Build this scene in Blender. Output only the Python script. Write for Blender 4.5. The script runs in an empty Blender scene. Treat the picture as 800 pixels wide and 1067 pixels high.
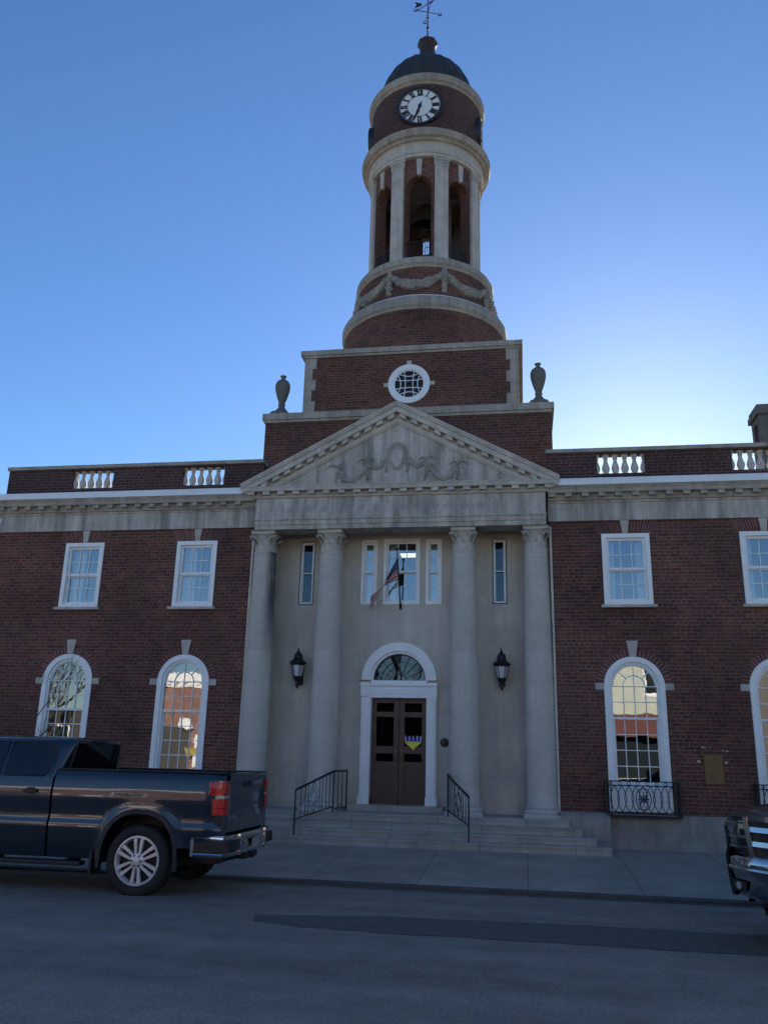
import bpy, bmesh, math, random
from mathutils import Vector, Matrix
random.seed(7)
PI = math.pi
sc = bpy.context.scene
COL = sc.collection
R = math.radians

# ------------------------------------------------------------------ mesh builder
class MB:
    def __init__(self):
        self.v = []; self.f = []; self.uv = []; self.sm = []
    def vert(self, p):
        self.v.append(tuple(p)); return len(self.v) - 1
    def face(self, pts, uv=None, smooth=False):
        i = [self.vert(p) for p in pts]
        self.f.append(i); self.uv.append(uv); self.sm.append(smooth)
    def box(self, x0, x1, y0, y1, z0, z1):
        a, b = (x0, y0, z0), (x1, y1, z1)
        if x0 > x1: x0, x1 = x1, x0
        if y0 > y1: y0, y1 = y1, y0
        if z0 > z1: z0, z1 = z1, z0
        p = [(x0,y0,z0),(x1,y0,z0),(x1,y1,z0),(x0,y1,z0),(x0,y0,z1),(x1,y0,z1),(x1,y1,z1),(x0,y1,z1)]
        for q in ((0,3,2,1),(4,5,6,7),(0,1,5,4),(1,2,6,5),(2,3,7,6),(3,0,4,7)):
            self.face([p[k] for k in q])
        return self
    def hexa(self, p):
        for q in ((0,3,2,1),(4,5,6,7),(0,1,5,4),(1,2,6,5),(2,3,7,6),(3,0,4,7)):
            self.face([p[k] for k in q])
        return self
    def prism(self, poly, y0, y1):
        """poly in XZ, counter-clockwise seen from -Y; extruded from y0 (front) to y1"""
        n = len(poly)
        self.face([(x, y0, z) for x, z in poly])
        self.face([(x, y1, z) for x, z in reversed(poly)])
        for k in range(n):
            a, b = poly[k], poly[(k+1) % n]
            self.face([(a[0], y0, a[1]), (a[0], y1, a[1]), (b[0], y1, b[1]), (b[0], y0, b[1])])
        return self
    def profile_x(self, prof, x0, x1):
        """prof: closed list of (y,z); extruded along x"""
        n = len(prof)
        self.face([(x0, y, z) for y, z in prof]); self.face([(x1, y, z) for y, z in reversed(prof)])
        for k in range(n):
            a, b = prof[k], prof[(k+1) % n]
            self.face([(x0, a[0], a[1]), (x1, a[0], a[1]), (x1, b[0], b[1]), (x0, b[0], b[1])])
        return self
    def lathe(self, prof, c, n=48, a0=0, a1=2*PI, smooth=True):
        """prof: list of (r,z) bottom to top, around vertical axis at c=(x,y)"""
        full = abs(a1-a0-2*PI) < 1e-6
        for k in range(n):
            t0 = a0+(a1-a0)*k/n; t1 = a0+(a1-a0)*(k+1)/n
            for (r0, z0), (r1, z1) in zip(prof, prof[1:]):
                p = [(c[0]+r0*math.cos(t0), c[1]+r0*math.sin(t0), z0), (c[0]+r0*math.cos(t1), c[1]+r0*math.sin(t1), z0),
                     (c[0]+r1*math.cos(t1), c[1]+r1*math.sin(t1), z1), (c[0]+r1*math.cos(t0), c[1]+r1*math.sin(t0), z1)]
                rr = max(r0, r1)
                flat = abs(z1-z0) < .3*abs(r1-r0)
                u = ([(t0*rr, r0), (t1*rr, r0), (t1*rr, r1), (t0*rr, r1)] if flat else
                     [(t0*rr, z0), (t1*rr, z0), (t1*rr, z1), (t0*rr, z1)])
                if r0 < 1e-5: p = [p[0], p[2], p[3]]; u = [u[0], u[2], u[3]]
                elif r1 < 1e-5: p = p[:3]; u = u[:3]
                self.face(p, u, smooth)
        return self
    def tube(self, pts, rad, n=6, cap=True, smooth=True):
        pts = [Vector(p) for p in pts]
        if not hasattr(rad, '__len__'): rad = [rad]*len(pts)
        rings = []
        ref = None
        for k, p in enumerate(pts):
            d = (pts[min(k+1, len(pts)-1)] - pts[max(k-1, 0)])
            if d.length < 1e-9: d = Vector((0,0,1))
            d.normalize()
            if ref is None:
                ref = Vector((0,0,1)) if abs(d.z) < .9 else Vector((1,0,0))
            s = d.cross(ref)
            if s.length < 1e-6: s = d.cross(Vector((0,1,0)))
            s.normalize(); t = s.cross(d); ref = t
            rings.append([p + rad[k]*(math.cos(2*PI*j/n)*s + math.sin(2*PI*j/n)*t) for j in range(n)])
        for a, b in zip(rings, rings[1:]):
            for j in range(n):
                self.face([a[j], a[(j+1) % n], b[(j+1) % n], b[j]], None, smooth)
        if cap:
            self.face(list(reversed(rings[0]))); self.face(rings[-1])
        return self
    def blob(self, c, rx, ry, rz, n=8, m=5, jit=0):
        c = Vector(c)
        g = []
        for i in range(m+1):
            ph = -PI/2 + PI*i/m
            g.append([c + Vector((rx*math.cos(ph)*math.cos(2*PI*j/n), ry*math.cos(ph)*math.sin(2*PI*j/n), rz*math.sin(ph)))*(1+random.uniform(-jit, jit)) for j in range(n)])
        for i in range(m):
            for j in range(n):
                q = [g[i][j], g[i][(j+1) % n], g[i+1][(j+1) % n], g[i+1][j]]
                if i == 0: q = [q[0], q[2], q[3]]
                elif i == m-1: q = q[:3]
                self.face(q, None, True)
        return self
    def grid(self, P, smooth=True, flip=False, uv=None):
        """P[i][j] points"""
        for i in range(len(P)-1):
            for j in range(len(P[0])-1):
                q = [P[i][j], P[i+1][j], P[i+1][j+1], P[i][j+1]]
                u = [uv[i][j], uv[i+1][j], uv[i+1][j+1], uv[i][j+1]] if uv else None
                if flip: q.reverse(); u = u[::-1] if u else None
                self.face(q, u, smooth)
        return self
    def build(self, name, mat, parent=None, weld=True, angle=40, bevel=0):
        me = bpy.data.meshes.new(name)
        me.from_pydata(self.v, [], self.f)
        uvl = me.uv_layers.new(name='UVMap')
        for poly, u in zip(me.polygons, self.uv):
            n = poly.normal
            if u is None:
                if abs(n.z) > .85: fn = lambda p: (p[0], p[1])
                else:
                    L = math.hypot(n.x, n.y); tx, ty = -n.y/L, n.x/L
                    fn = lambda p: (p[0]*tx+p[1]*ty, p[2])
                u = [fn(self.v[vi]) for vi in poly.vertices]
            for li, q in zip(poly.loop_indices, u): uvl.data[li].uv = q
        for poly, s in zip(me.polygons, self.sm): poly.use_smooth = s
        if weld:
            bm = bmesh.new(); bm.from_mesh(me)
            bmesh.ops.remove_doubles(bm, verts=bm.verts, dist=1e-5)
            bm.to_mesh(me); bm.free()
        if any(self.sm): me.set_sharp_from_angle(angle=R(angle))
        me.materials.append(mat)
        o = bpy.data.objects.new(name, me)
        COL.objects.link(o)
        if parent is not None: attach(o, parent)
        if bevel:
            b = o.modifiers.new('bevel', 'BEVEL'); b.width = bevel; b.segments = 2; b.limit_method = 'ANGLE'; b.angle_limit = R(40)
        return o

def origin_of(o):
    v = Vector((0,0,0))
    while o is not None:
        v += o.location if o.type == 'EMPTY' else Vector((0,0,0)); o = o.parent
    return v
LOCAL = set()
def attach(o, parent):
    o.parent = parent
    root = parent
    while root.parent: root = root.parent
    if parent is root and root.name not in LOCAL:
        o.matrix_parent_inverse = Matrix.Translation(-root.location)
def thing(name, label, cat, loc=(0,0,0), rz=0, group=None, local=False):
    o = bpy.data.objects.new(name, None); COL.objects.link(o)
    o.empty_display_size = .2
    o.location = loc; o.rotation_euler = (0, 0, rz)
    tag(o, label, cat, group)
    if local: LOCAL.add(o.name)
    return o
def tag(o, label=None, cat=None, group=None, kind=None):
    if label: o['label'] = label
    if cat: o['category'] = cat
    if group: o['group'] = group
    if kind: o['kind'] = kind
    return o
def dup(root, loc, rz, label=None):
    r = root.copy(); COL.objects.link(r); r.location = loc; r.rotation_euler = (0, 0, rz)
    if label: r['label'] = label
    for ch in root.children:
        c = ch.copy(); COL.objects.link(c); c.parent = r; c.matrix_parent_inverse = ch.matrix_parent_inverse
        for g in ch.children:
            d = g.copy(); COL.objects.link(d); d.parent = c
    return r

# ------------------------------------------------------------------ materials
def newmat(name):
    m = bpy.data.materials.new(name); m.use_nodes = True
    nt = m.node_tree; nt.nodes.clear()
    out = nt.nodes.new('ShaderNodeOutputMaterial')
    b = nt.nodes.new('ShaderNodeBsdfPrincipled')
    nt.links.new(b.outputs[0], out.inputs[0])
    return m, nt, b, out
def N(nt, t, **kw):
    n = nt.nodes.new(t)
    for k, v in kw.items():
        if k in n.inputs.keys(): n.inputs[k].default_value = v
        else: setattr(n, k, v)
    return n
def rgb(c): return (c[0], c[1], c[2], 1)
def coords(nt, kind='Object', scale=(1,1,1)):
    tc = N(nt, 'ShaderNodeTexCoord'); mp = N(nt, 'ShaderNodeMapping'); mp.inputs['Scale'].default_value = scale
    nt.links.new(tc.outputs[kind], mp.inputs[0]); return mp.outputs[0]
def ramp(nt, fac, stops):
    r = N(nt, 'ShaderNodeValToRGB'); e = r.color_ramp.elements
    while len(e) < len(stops): e.new(.5)
    for k, (p, c) in enumerate(stops): e[k].position = p; e[k].color = rgb(c) if hasattr(c, '__len__') else (c, c, c, 1)
    nt.links.new(fac, r.inputs[0]); return r.outputs[0]
def mixc(nt, fac, a, b, mode='MIX'):
    m = N(nt, 'ShaderNodeMix', data_type='RGBA', blend_type=mode)
    for s, val in ((m.inputs[0], fac), (m.inputs[6], a), (m.inputs[7], b)):
        if hasattr(val, 'links'): nt.links.new(val, s)
        elif hasattr(val, '__len__'): s.default_value = rgb(val)
        else: s.default_value = val
    return m.outputs[2]
def noise(nt, vec, scale, detail=4, rough=.6):
    n = N(nt, 'ShaderNodeTexNoise'); n.inputs['Scale'].default_value = scale; n.inputs['Detail'].default_value = detail
    n.inputs['Roughness'].default_value = rough
    nt.links.new(vec, n.inputs[0]); return n.outputs[0]
def bump(nt, b, h, strength=.3, dist=.01):
    n = N(nt, 'ShaderNodeBump'); n.inputs['Strength'].default_value = strength; n.inputs['Distance'].default_value = dist
    nt.links.new(h, n.inputs['Height']); nt.links.new(n.outputs[0], b.inputs['Normal'])

def plain(name, c, rough=.6, metal=0, var=.15, scale=6, spec=.5, coat=0, bumps=0):
    m, nt, b, out = newmat(name)
    v = coords(nt)
    f = ramp(nt, noise(nt, v, scale), [(.3, 1-var), (.7, 1+var)])
    nt.links.new(mixc(nt, 1.0, c, f, 'MULTIPLY'), b.inputs['Base Color'])
    b.inputs['Roughness'].default_value = rough; b.inputs['Metallic'].default_value = metal
    b.inputs['Specular IOR Level'].default_value = spec
    b.inputs['Coat Weight'].default_value = coat; b.inputs['Coat Roughness'].default_value = .04
    if bumps: bump(nt, b, noise(nt, v, scale*6), bumps, .01)
    return m

def brick(name, c1, c2, mortar, w=.205, h=.070, joint=.009, squash=.5):
    m, nt, b, out = newmat(name)
    uv = coords(nt, 'UV')
    t = N(nt, 'ShaderNodeTexBrick', offset=.5, squash=squash, squash_frequency=6)
    t.inputs['Scale'].default_value = 1; t.inputs['Brick Width'].default_value = w; t.inputs['Row Height'].default_value = h
    t.inputs['Mortar Size'].default_value = joint; t.inputs['Mortar Smooth'].default_value = .15; t.inputs['Bias'].default_value = -.1
    t.inputs['Color1'].default_value = rgb(c1); t.inputs['Color2'].default_value = rgb(c2); t.inputs['Mortar'].default_value = rgb(mortar)
    nt.links.new(uv, t.inputs[0])
    ob = coords(nt)
    big = ramp(nt, noise(nt, ob, .55, 5, .65), [(.3, .6), (.7, 1.25)])
    small = ramp(nt, noise(nt, ob, 9, 3), [(.3, .82), (.7, 1.18)])
    stain = ramp(nt, noise(nt, coords(nt, 'Object', (1.6, 1.6, .25)), 1.0, 5, .7), [(.42, 0), (.75, .35)])
    c = mixc(nt, 1, t.outputs[0], big, 'MULTIPLY'); c = mixc(nt, 1, c, small, 'MULTIPLY')
    c = mixc(nt, stain, c, (mortar[0]*.55, mortar[1]*.5, mortar[2]*.5))
    nt.links.new(c, b.inputs['Base Color']); b.inputs['Roughness'].default_value = .88
    b.inputs['Specular IOR Level'].default_value = .25
    inv = N(nt, 'ShaderNodeMath', operation='SUBTRACT'); inv.inputs[0].default_value = 1
    nt.links.new(t.outputs[1], inv.inputs[1])
    bump(nt, b, inv.outputs[0], .5, .006)
    return m

def stone(name, c, joints=None, streak=.35, dark=.55, jcol=.75, grain=30, mott=1.0):
    m, nt, b, out = newmat(name)
    ob = coords(nt)
    st = ramp(nt, noise(nt, coords(nt, 'Object', (3.2, 3.2, .35)), 1.6, 6, .7), [(.33, dark), (.62, 1.05)])
    sp = ramp(nt, noise(nt, ob, 2.2, 6, .7), [(.3, 1-.22*mott), (.7, 1+.15*mott)])
    gr = ramp(nt, noise(nt, ob, grain, 3), [(.3, .9), (.7, 1.1)])
    col = mixc(nt, streak, c, mixc(nt, 1, c, st, 'MULTIPLY'))
    col = mixc(nt, 1, col, sp, 'MULTIPLY'); col = mixc(nt, 1, col, gr, 'MULTIPLY')
    if joints:
        t = N(nt, 'ShaderNodeTexBrick', offset=.5)
        t.inputs['Scale'].default_value = 1; t.inputs['Brick Width'].default_value = joints[0]; t.inputs['Row Height'].default_value = joints[1]
        t.inputs['Mortar Size'].default_value = joints[2]; t.inputs['Mortar Smooth'].default_value = .3
        t.inputs['Color1'].default_value = (1,1,1,1); t.inputs['Color2'].default_value = (.9,.89,.88,1); t.inputs['Mortar'].default_value = (jcol,jcol,jcol,1)
        nt.links.new(coords(nt, 'UV'), t.inputs[0])
        col = mixc(nt, 1, col, t.outputs[0], 'MULTIPLY')
    nt.links.new(col, b.inputs['Base Color']); b.inputs['Roughness'].default_value = .85; b.inputs['Specular IOR Level'].default_value = .3
    bump(nt, b, noise(nt, ob, grain*1.5, 4), .25, .006)
    return m

def glass(name, refl=.3, tint=(.8,.85,.85), wav=.012):
    m, nt, b, out = newmat(name); nt.nodes.remove(b)
    g = N(nt, 'ShaderNodeBsdfGlossy'); g.inputs['Roughness'].default_value = .0; g.inputs['Color'].default_value = (.95,.97,1,1)
    t = N(nt, 'ShaderNodeBsdfTransparent'); t.inputs['Color'].default_value = rgb(tint)
    fr = N(nt, 'ShaderNodeLayerWeight'); fr.inputs['Blend'].default_value = .25
    mx = N(nt, 'ShaderNodeMixShader')
    a = N(nt, 'ShaderNodeMath', operation='ADD', use_clamp=True); a.inputs[1].default_value = refl
    nt.links.new(fr.outputs[0], a.inputs[0])
    nt.links.new(a.outputs[0], mx.inputs[0]); nt.links.new(t.outputs[0], mx.inputs[1]); nt.links.new(g.outputs[0], mx.inputs[2])
    nt.links.new(mx.outputs[0], out.inputs[0])
    bp = N(nt, 'ShaderNodeBump'); bp.inputs['Strength'].default_value = wav; bp.inputs['Distance'].default_value = .05
    nt.links.new(noise(nt, coords(nt), 2.5, 2), bp.inputs['Height']); nt.links.new(bp.outputs[0], g.inputs['Normal'])
    return m
def emit(name, c, s):
    m, nt, b, out = newmat(name)
    b.inputs['Base Color'].default_value = rgb(c); b.inputs['Emission Color'].default_value = rgb(c); b.inputs['Emission Strength'].default_value = s
    return m

M = {}
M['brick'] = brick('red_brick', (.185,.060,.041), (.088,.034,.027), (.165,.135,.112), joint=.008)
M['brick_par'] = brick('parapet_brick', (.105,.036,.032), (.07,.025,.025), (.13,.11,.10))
M['brick_fan'] = brick('arch_brick', (.20,.055,.046), (.10,.032,.032), (.24,.20,.18), w=.5, h=.072, joint=.010, squash=1.0)
M['stone'] = stone('limestone', (.56,.505,.44), None, .5)
M['stone_wall'] = stone('limestone_ashlar', (.62,.56,.48), (1.15,.62,.006), .45, .68, .9, 30, .7)
M['stone_frieze'] = stone('limestone_frieze', (.56,.505,.44), (1.38,3.0,.007), 1.0, .45, .6)
M['stone_col'] = stone('limestone_shaft', (.56,.515,.455), (4.0,1.85,.006), .3, .72, .75, 30, .5)
M['stone_step'] = stone('granite_step', (.44,.405,.35), (1.6,.5,.006), .3, .6, .5, 60)
M['stone_tower'] = stone('tower_limestone', (.42,.38,.32), (.75,3,.008), .6, .5, .6)
M['plinth'] = stone('concrete_plinth', (.33,.295,.255), (1.9,.9,.007), .5, .6, .6)
M['urn'] = stone('weathered_urn_stone', (.17,.16,.145), None, .6, .5)
M['relief2'] = stone('tympanum_relief_stone', (.38,.345,.30), None, .6, .6)
M['relief'] = stone('grimy_relief_stone', (.36,.325,.28), None, .6, .6)
M['bell'] = plain('dark_bell_bronze', (.055,.042,.024), .55, .3, .2, 8)
M['white'] = plain('white_paint', (.84,.84,.83), .45, 0, .05, 5)
M['flash'] = plain('pale_metal_gutter', (.78,.79,.80), .4, 0, .06, 3)
M['iron'] = plain('black_iron', (.012,.012,.014), .45, 0, .2, 20)
M['copper'] = plain('dark_dome_metal', (.03,.03,.031), .65, 0, .25, 4)
M['brown'] = plain('brown_copper', (.05,.032,.026), .5, .2, .2, 9)
M['door'] = plain('dark_brown_wood', (.075,.036,.022), .45, 0, .25, 8)
M['black'] = plain('matt_black', (.01,.01,.011), .6, 0, .1, 10)
M['glass'] = glass('window_glass', .22)
M['glass_big'] = glass('arched_window_glass', .19, wav=.018)
M['glass_slit'] = glass('slit_window_glass', .05, (.5,.5,.5))
M['glass_dark'] = glass('door_glass', .0, (.5,.5,.5))
M['curtain'] = plain('white_curtain', (.72,.72,.70), .9, 0, .06, 4)
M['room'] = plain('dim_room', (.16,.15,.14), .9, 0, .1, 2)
M['roof'] = plain('roof_membrane', (.08,.08,.085), .9)
M['brass'] = plain('weathered_bronze', (.20,.115,.045), .6, .15, .15, 10)
M['lampglass'] = plain('frosted_lamp_glass', (.62,.61,.63), .25, 0, .05, 10)
# ------------------------------------------------------------------ camera, world, sun
cam_d = bpy.data.cameras.new('camera'); cam = bpy.data.objects.new('camera', cam_d); COL.objects.link(cam)
cam_d.sensor_fit = 'HORIZONTAL'; cam_d.sensor_width = 36; cam_d.lens = 880/800*36; cam_d.clip_end = 3000
pi_, ro_, ya_ = R(16.33816), R(1.41615), R(9.52738)
fw = Vector((-math.sin(ya_)*math.cos(pi_), math.cos(ya_)*math.cos(pi_), math.sin(pi_)))
rt = Vector((math.cos(ya_), math.sin(ya_), 0)); up = rt.cross(fw)
r2 = rt*math.cos(ro_) + up*math.sin(ro_); u2 = -rt*math.sin(ro_) + up*math.cos(ro_)
mw = Matrix((r2, u2, -fw)).transposed().to_4x4(); mw.translation = (0, 0, 1.6)
cam.matrix_world = mw
sc.camera = cam
SUN_EL, SUN_AZ = R(17.0), R(8.2)          # azimuth from +Y towards +X
w = bpy.data.worlds.new('World'); sc.world = w; w.use_nodes = True
nt = w.node_tree; bg = nt.nodes['Background']
sky = nt.nodes.new('ShaderNodeTexSky'); sky.sky_type = 'NISHITA'; sky.sun_disc = False
sky.sun_elevation = SUN_EL; sky.sun_rotation = SUN_AZ; sky.air_density = 1.0; sky.dust_density = .17; sky.ozone_density = 4.0; sky.altitude = 0
hs_ = nt.nodes.new('ShaderNodeHueSaturation'); hs_.inputs['Saturation'].default_value = 1.1; hs_.inputs['Hue'].default_value = .506
nt.links.new(sky.outputs[0], hs_.inputs['Color']); nt.links.new(hs_.outputs[0], bg.inputs[0]); bg.inputs[1].default_value = .07
sl = bpy.data.lights.new('sun', 'SUN'); sl.energy = 5; sl.angle = R(.53); sl.color = (1, .90, .76)
so = bpy.data.objects.new('sun', sl); COL.objects.link(so)
sd = Vector((math.sin(SUN_AZ)*math.cos(SUN_EL), math.cos(SUN_AZ)*math.cos(SUN_EL), math.sin(SUN_EL)))
so.rotation_euler = sd.to_track_quat('Z', 'Y').to_euler(); so.location = (8, 40, 30)
vs = sc.view_settings; vs.view_transform = 'Standard'; vs.look = 'None'; vs.gamma = 1; vs.use_curve_mapping = False
vs.exposure = 1.43
sc.cycles.max_bounces = 8; sc.cycles.transparent_max_bounces = 12; sc.cycles.caustics_reflective = False; sc.cycles.caustics_refractive = False
sc.cycles.use_denoising = True

# ------------------------------------------------------------------ ground
def asphalt():
    m, nt, b, out = newmat('asphalt'); ob = coords(nt)
    c = ramp(nt, noise(nt, ob, 38, 5, .85), [(.30, .10), (.70, .37)])
    big = ramp(nt, noise(nt, coords(nt, 'Object', (.12, .9, 1)), 1.3, 6, .65), [(.3, .78), (.7, 1.2)])
    c = mixc(nt, 1, c, big, 'MULTIPLY'); c = mixc(nt, 1, c, (1.12, .97, .78), 'MULTIPLY')
    bl = ramp(nt, noise(nt, ob, 2.3, 6, .7), [(.35, .85), (.65, 1.12)])
    c = mixc(nt, 1, c, bl, 'MULTIPLY')
    # hairline cracks
    vo = N(nt, 'ShaderNodeTexVoronoi', feature='DISTANCE_TO_EDGE'); vo.inputs['Scale'].default_value = .42
    wv = N(nt, 'ShaderNodeVectorMath', operation='ADD')
    nz = N(nt, 'ShaderNodeTexNoise'); nz.inputs['Scale'].default_value = 1.5; nz.inputs['Detail'].default_value = 6
    nt.links.new(ob, nz.inputs[0]); nt.links.new(ob, wv.inputs[0]); nt.links.new(nz.outputs[1], wv.inputs[1])
    nt.links.new(wv.outputs[0], vo.inputs[0])
    cr = ramp(nt, vo.outputs[0], [(.0, .82), (.004, 1)])
    c = mixc(nt, 1, c, cr, 'MULTIPLY')
    nt.links.new(c, b.inputs['Base Color']); b.inputs['Roughness'].default_value = .82; b.inputs['Specular IOR Level'].default_value = .35
    bump(nt, b, noise(nt, ob, 140, 3, .8), .55, .006)
    return m
def concrete(name, c, w, h):
    m, nt, b, out = newmat(name); ob = coords(nt)
    t = N(nt, 'ShaderNodeTexBrick', offset=.0)
    t.inputs['Scale'].default_value = 1; t.inputs['Brick Width'].default_value = w; t.inputs['Row Height'].default_value = h
    t.inputs['Mortar Size'].default_value = .008; t.inputs['Mortar Smooth'].default_value = .2
    t.inputs['Color1'].default_value = (1,1,1,1); t.inputs['Color2'].default_value = (.88,.88,.88,1); t.inputs['Mortar'].default_value = (.5,.5,.5,1)
    nt.links.new(coords(nt, 'UV'), t.inputs[0])
    a = ramp(nt, noise(nt, ob, 1.1, 6, .7), [(.3, .75), (.7, 1.18)])
    g = ramp(nt, noise(nt, ob, 60, 3, .7), [(.3, .85), (.7, 1.12)])
    col = mixc(nt, 1, mixc(nt, 1, mixc(nt, 1, c, t.outputs[0], 'MULTIPLY'), a, 'MULTIPLY'), g, 'MULTIPLY')
    nt.links.new(col, b.inputs['Base Color']); b.inputs['Roughness'].default_value = .85; b.inputs['Specular IOR Level'].default_value = .3
    bump(nt, b, g, .3, .004)
    return m
M['asphalt'] = asphalt()
M['walk'] = concrete('sidewalk_concrete', (.38,.335,.27), 1.5, 1.5)
M['curb'] = stone('curb_stone', (.10,.095,.09), (1.8,.6,.008), .3, .6, .5)
M['patch'] = plain('tar_patch', (.105,.097,.085), .8, 0, .25, 8, bumps=.3)
M['earth'] = plain('far_ground', (.10,.095,.085), .95, 0, .3, .3)

def zroad(y): return -0.06*max(0, min(1, (y-9.4)/2.75))
g = MB(); g.face([(-1500,-1500,-.5),(1500,-1500,-.5),(1500,1500,-.5),(-1500,1500,-.5)])
tag(g.build('ground', M['earth']), kind='structure')
g = MB()
ys = [-3.2, 0, 3, 6, 9.4, 10.3, 11.2, 12.16]
xs = [-120, -60, -20, -12, -8, -4, 0, 4, 8, 12, 20, 60, 120]
g.grid([[(x, y, zroad(y)) for y in ys] for x in xs])
tag(g.build('road', M['asphalt']), kind='structure')
# sidewalk on the hall side, rising gently to the wall; kerb stone with a real step
g = MB()
prof = [(12.33, -.018), (13.4, .045), (14.4, .10), (15.4, .143), (16.9, .16), (27, .2), (60, .2)]
g.grid([[(x, y, z) for y, z in prof] for x in (-120, -40, -12, 0, 12, 40, 120)])
tag(g.build('sidewalk', M['walk']), kind='structure')
g = MB(); g.profile_x([(12.18, -.3), (12.17, -.03), (12.19, -.018), (12.327, -.016), (12.327, -.3)], -120, 120)
tag(g.build('curb', M['curb']), kind='structure')
g = MB(); g.box(-120, 120, -3.35, -3.205, -.3, .12)
tag(g.build('curb', M['curb']), kind='structure')
g = MB(); g.grid([[(x, y, .12) for y in (-60, -12, -3.352)] for x in (-120, 0, 120)])
M['walk_far'] = concrete('pale_sidewalk_concrete', (.46,.44,.40), 1.5, 1.5)
tag(g.build('sidewalk', M['walk_far']), kind='structure')
# dark tar strip across the lane
g = MB()
topl = [(-2.95,9.15),(-2.45,9.48),(-1.52,9.70),(-.5,9.78),(.48,9.85),(1.4,9.82),(2.36,9.82),(4,9.85),(7,9.9)]
botl = [(-2.75,9.05),(-2.2,8.86),(-1.37,8.79),(-.5,8.80),(.42,8.78),(1.3,8.76),(2.09,8.75),(4,8.7),(7,8.72)]
pt = []; pb = []
for (a, b), (c, d) in zip(zip(topl, topl[1:]), zip(botl, botl[1:])):
    for k in range(5):
        s = k/5
        pt.append((a[0]+(b[0]-a[0])*s, a[1]+(b[1]-a[1])*s+random.uniform(-.025,.025)))
        pb.append((c[0]+(d[0]-c[0])*s, c[1]+(d[1]-c[1])*s+random.uniform(-.025,.025)))
for k in range(len(pt)-1):
    q = [pb[k], pb[k+1], pt[k+1], pt[k]]
    mid = [((q[0][0]+q[3][0])/2, 9.39), ((q[1][0]+q[2][0])/2, 9.39)]
    g.face([(x, y, .004+zroad(y)) for x, y in (q[0], q[1], mid[1], mid[0])] if q[0][1] < 9.39 else [(x, y, .004+zroad(y)) for x, y in q])
    if q[3][1] > 9.39: g.face([(x, y, .004+zroad(y)) for x, y in (mid[0], mid[1], q[2], q[3])])
tag(g.build('road_patch', M['patch']), kind='structure')
# narrow dark gutter seam before the kerb
g = MB()
g.grid([[(x, y+.02*math.sin(x*1.7), .004+zroad(y)) for y in (11.98, 12.14)] for x in [k*.5 for k in range(-40, 41)]])
tag(g.build('road_seam', M['patch']), kind='structure')
# ------------------------------------------------------------------ town hall
CX = -2.53; YW = 16.75
hall = thing('town_hall', 'red brick town hall with a stone columned portico, pediment and domed clock tower', 'town hall', (CX, YW, 0))
tower_c = (CX, 21.1)

def wall_open(mb, x0, x1, z0, z1, y, ops, depth):
    """front wall plane facing -Y with openings: dicts x0,x1,z0,z1 and optional arch (spring z)"""
    xs = sorted({x0, x1, *[o['x0'] for o in ops], *[o['x1'] for o in ops]})
    zs = sorted({z0, z1, *[o['z0'] for o in ops], *[o['z1'] for o in ops]})
    xs = [x for x in xs if x0 <= x <= x1]; zs = [z for z in zs if z0 <= z <= z1]
    for a, b in zip(xs, xs[1:]):
        for c, d in zip(zs, zs[1:]):
            mx, mz = (a+b)/2, (c+d)/2
            if any(o['x0'] < mx < o['x1'] and o['z0'] < mz < o['z1'] for o in ops): continue
            mb.face([(a,y,c),(b,y,c),(b,y,d),(a,y,d)])
    for o in ops:
        a, b, c, d = o['x0'], o['x1'], o['z0'], o['z1']
        sp = o.get('arch')
        zt = sp if sp else d
        mb.face([(a,y,c),(a,y,zt),(a,y+depth,zt),(a,y+depth,c)])
        mb.face([(b,y,c),(b,y+depth,c),(b,y+depth,zt),(b,y,zt)])
        mb.face([(a,y,c),(a,y+depth,c),(b,y+depth,c),(b,y,c)])
        if sp:
            n = 20; cx = (a+b)/2; r = (b-a)/2
            P = [(cx-r*math.cos(PI*k/n), sp+(d-sp)*math.sin(PI*k/n)) for k in range(n+1)]
            for p, q in zip(P, P[1:]):
                mb.face([(p[0],y,p[1]),(q[0],y,q[1]),(q[0],y,d),(p[0],y,d)])
                mb.face([(p[0],y,p[1]),(p[0],y+depth,p[1]),(q[0],y+depth,q[1]),(q[0],y,q[1])])
        else:
            mb.face([(a,y,d),(b,y,d),(b,y+depth,d),(a,y+depth,d)])

XL, XR = -11.56, 12.2
upper = [(-9.44,.90), (-6.855,.90), (2.045,.92), (4.65,.92)]
arched = [-9.467, -6.905, 2.055, 4.67, ]
off = [(7.26,.92)]; offa = [7.27, 9.9]
ops = []
for cx, wd in upper+off+[(9.86,.92)]: ops.append(dict(x0=cx-wd/2+.03, x1=cx+wd/2-.03, z0=4.60, z1=5.99))
for cx in arched+offa: ops.append(dict(x0=cx-.53, x1=cx+.53, z0=.78, z1=3.57, arch=3.03))
bx0, bx1 = -5.60, .585          # portico opening
mb = MB()
wall_open(mb, XL, bx0, .755, 6.285, YW, [o for o in ops if o['x1'] < bx0], .28)
wall_open(mb, bx1, XR, .755, 6.285, YW, [o for o in ops if o['x0'] > bx1], .28)
mb.face([(XL,30,.755),(XL,YW,.755),(XL,YW,6.285),(XL,30,6.285)])
mb.face([(XR,YW,.755),(XR,30,.755),(XR,30,6.285),(XR,YW,6.285)])
mb.face([(XR,30,0),(XL,30,0),(XL,30,7.0),(XR,30,7.0)])
mb.build('brick_wall', M['brick'], hall)
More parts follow.
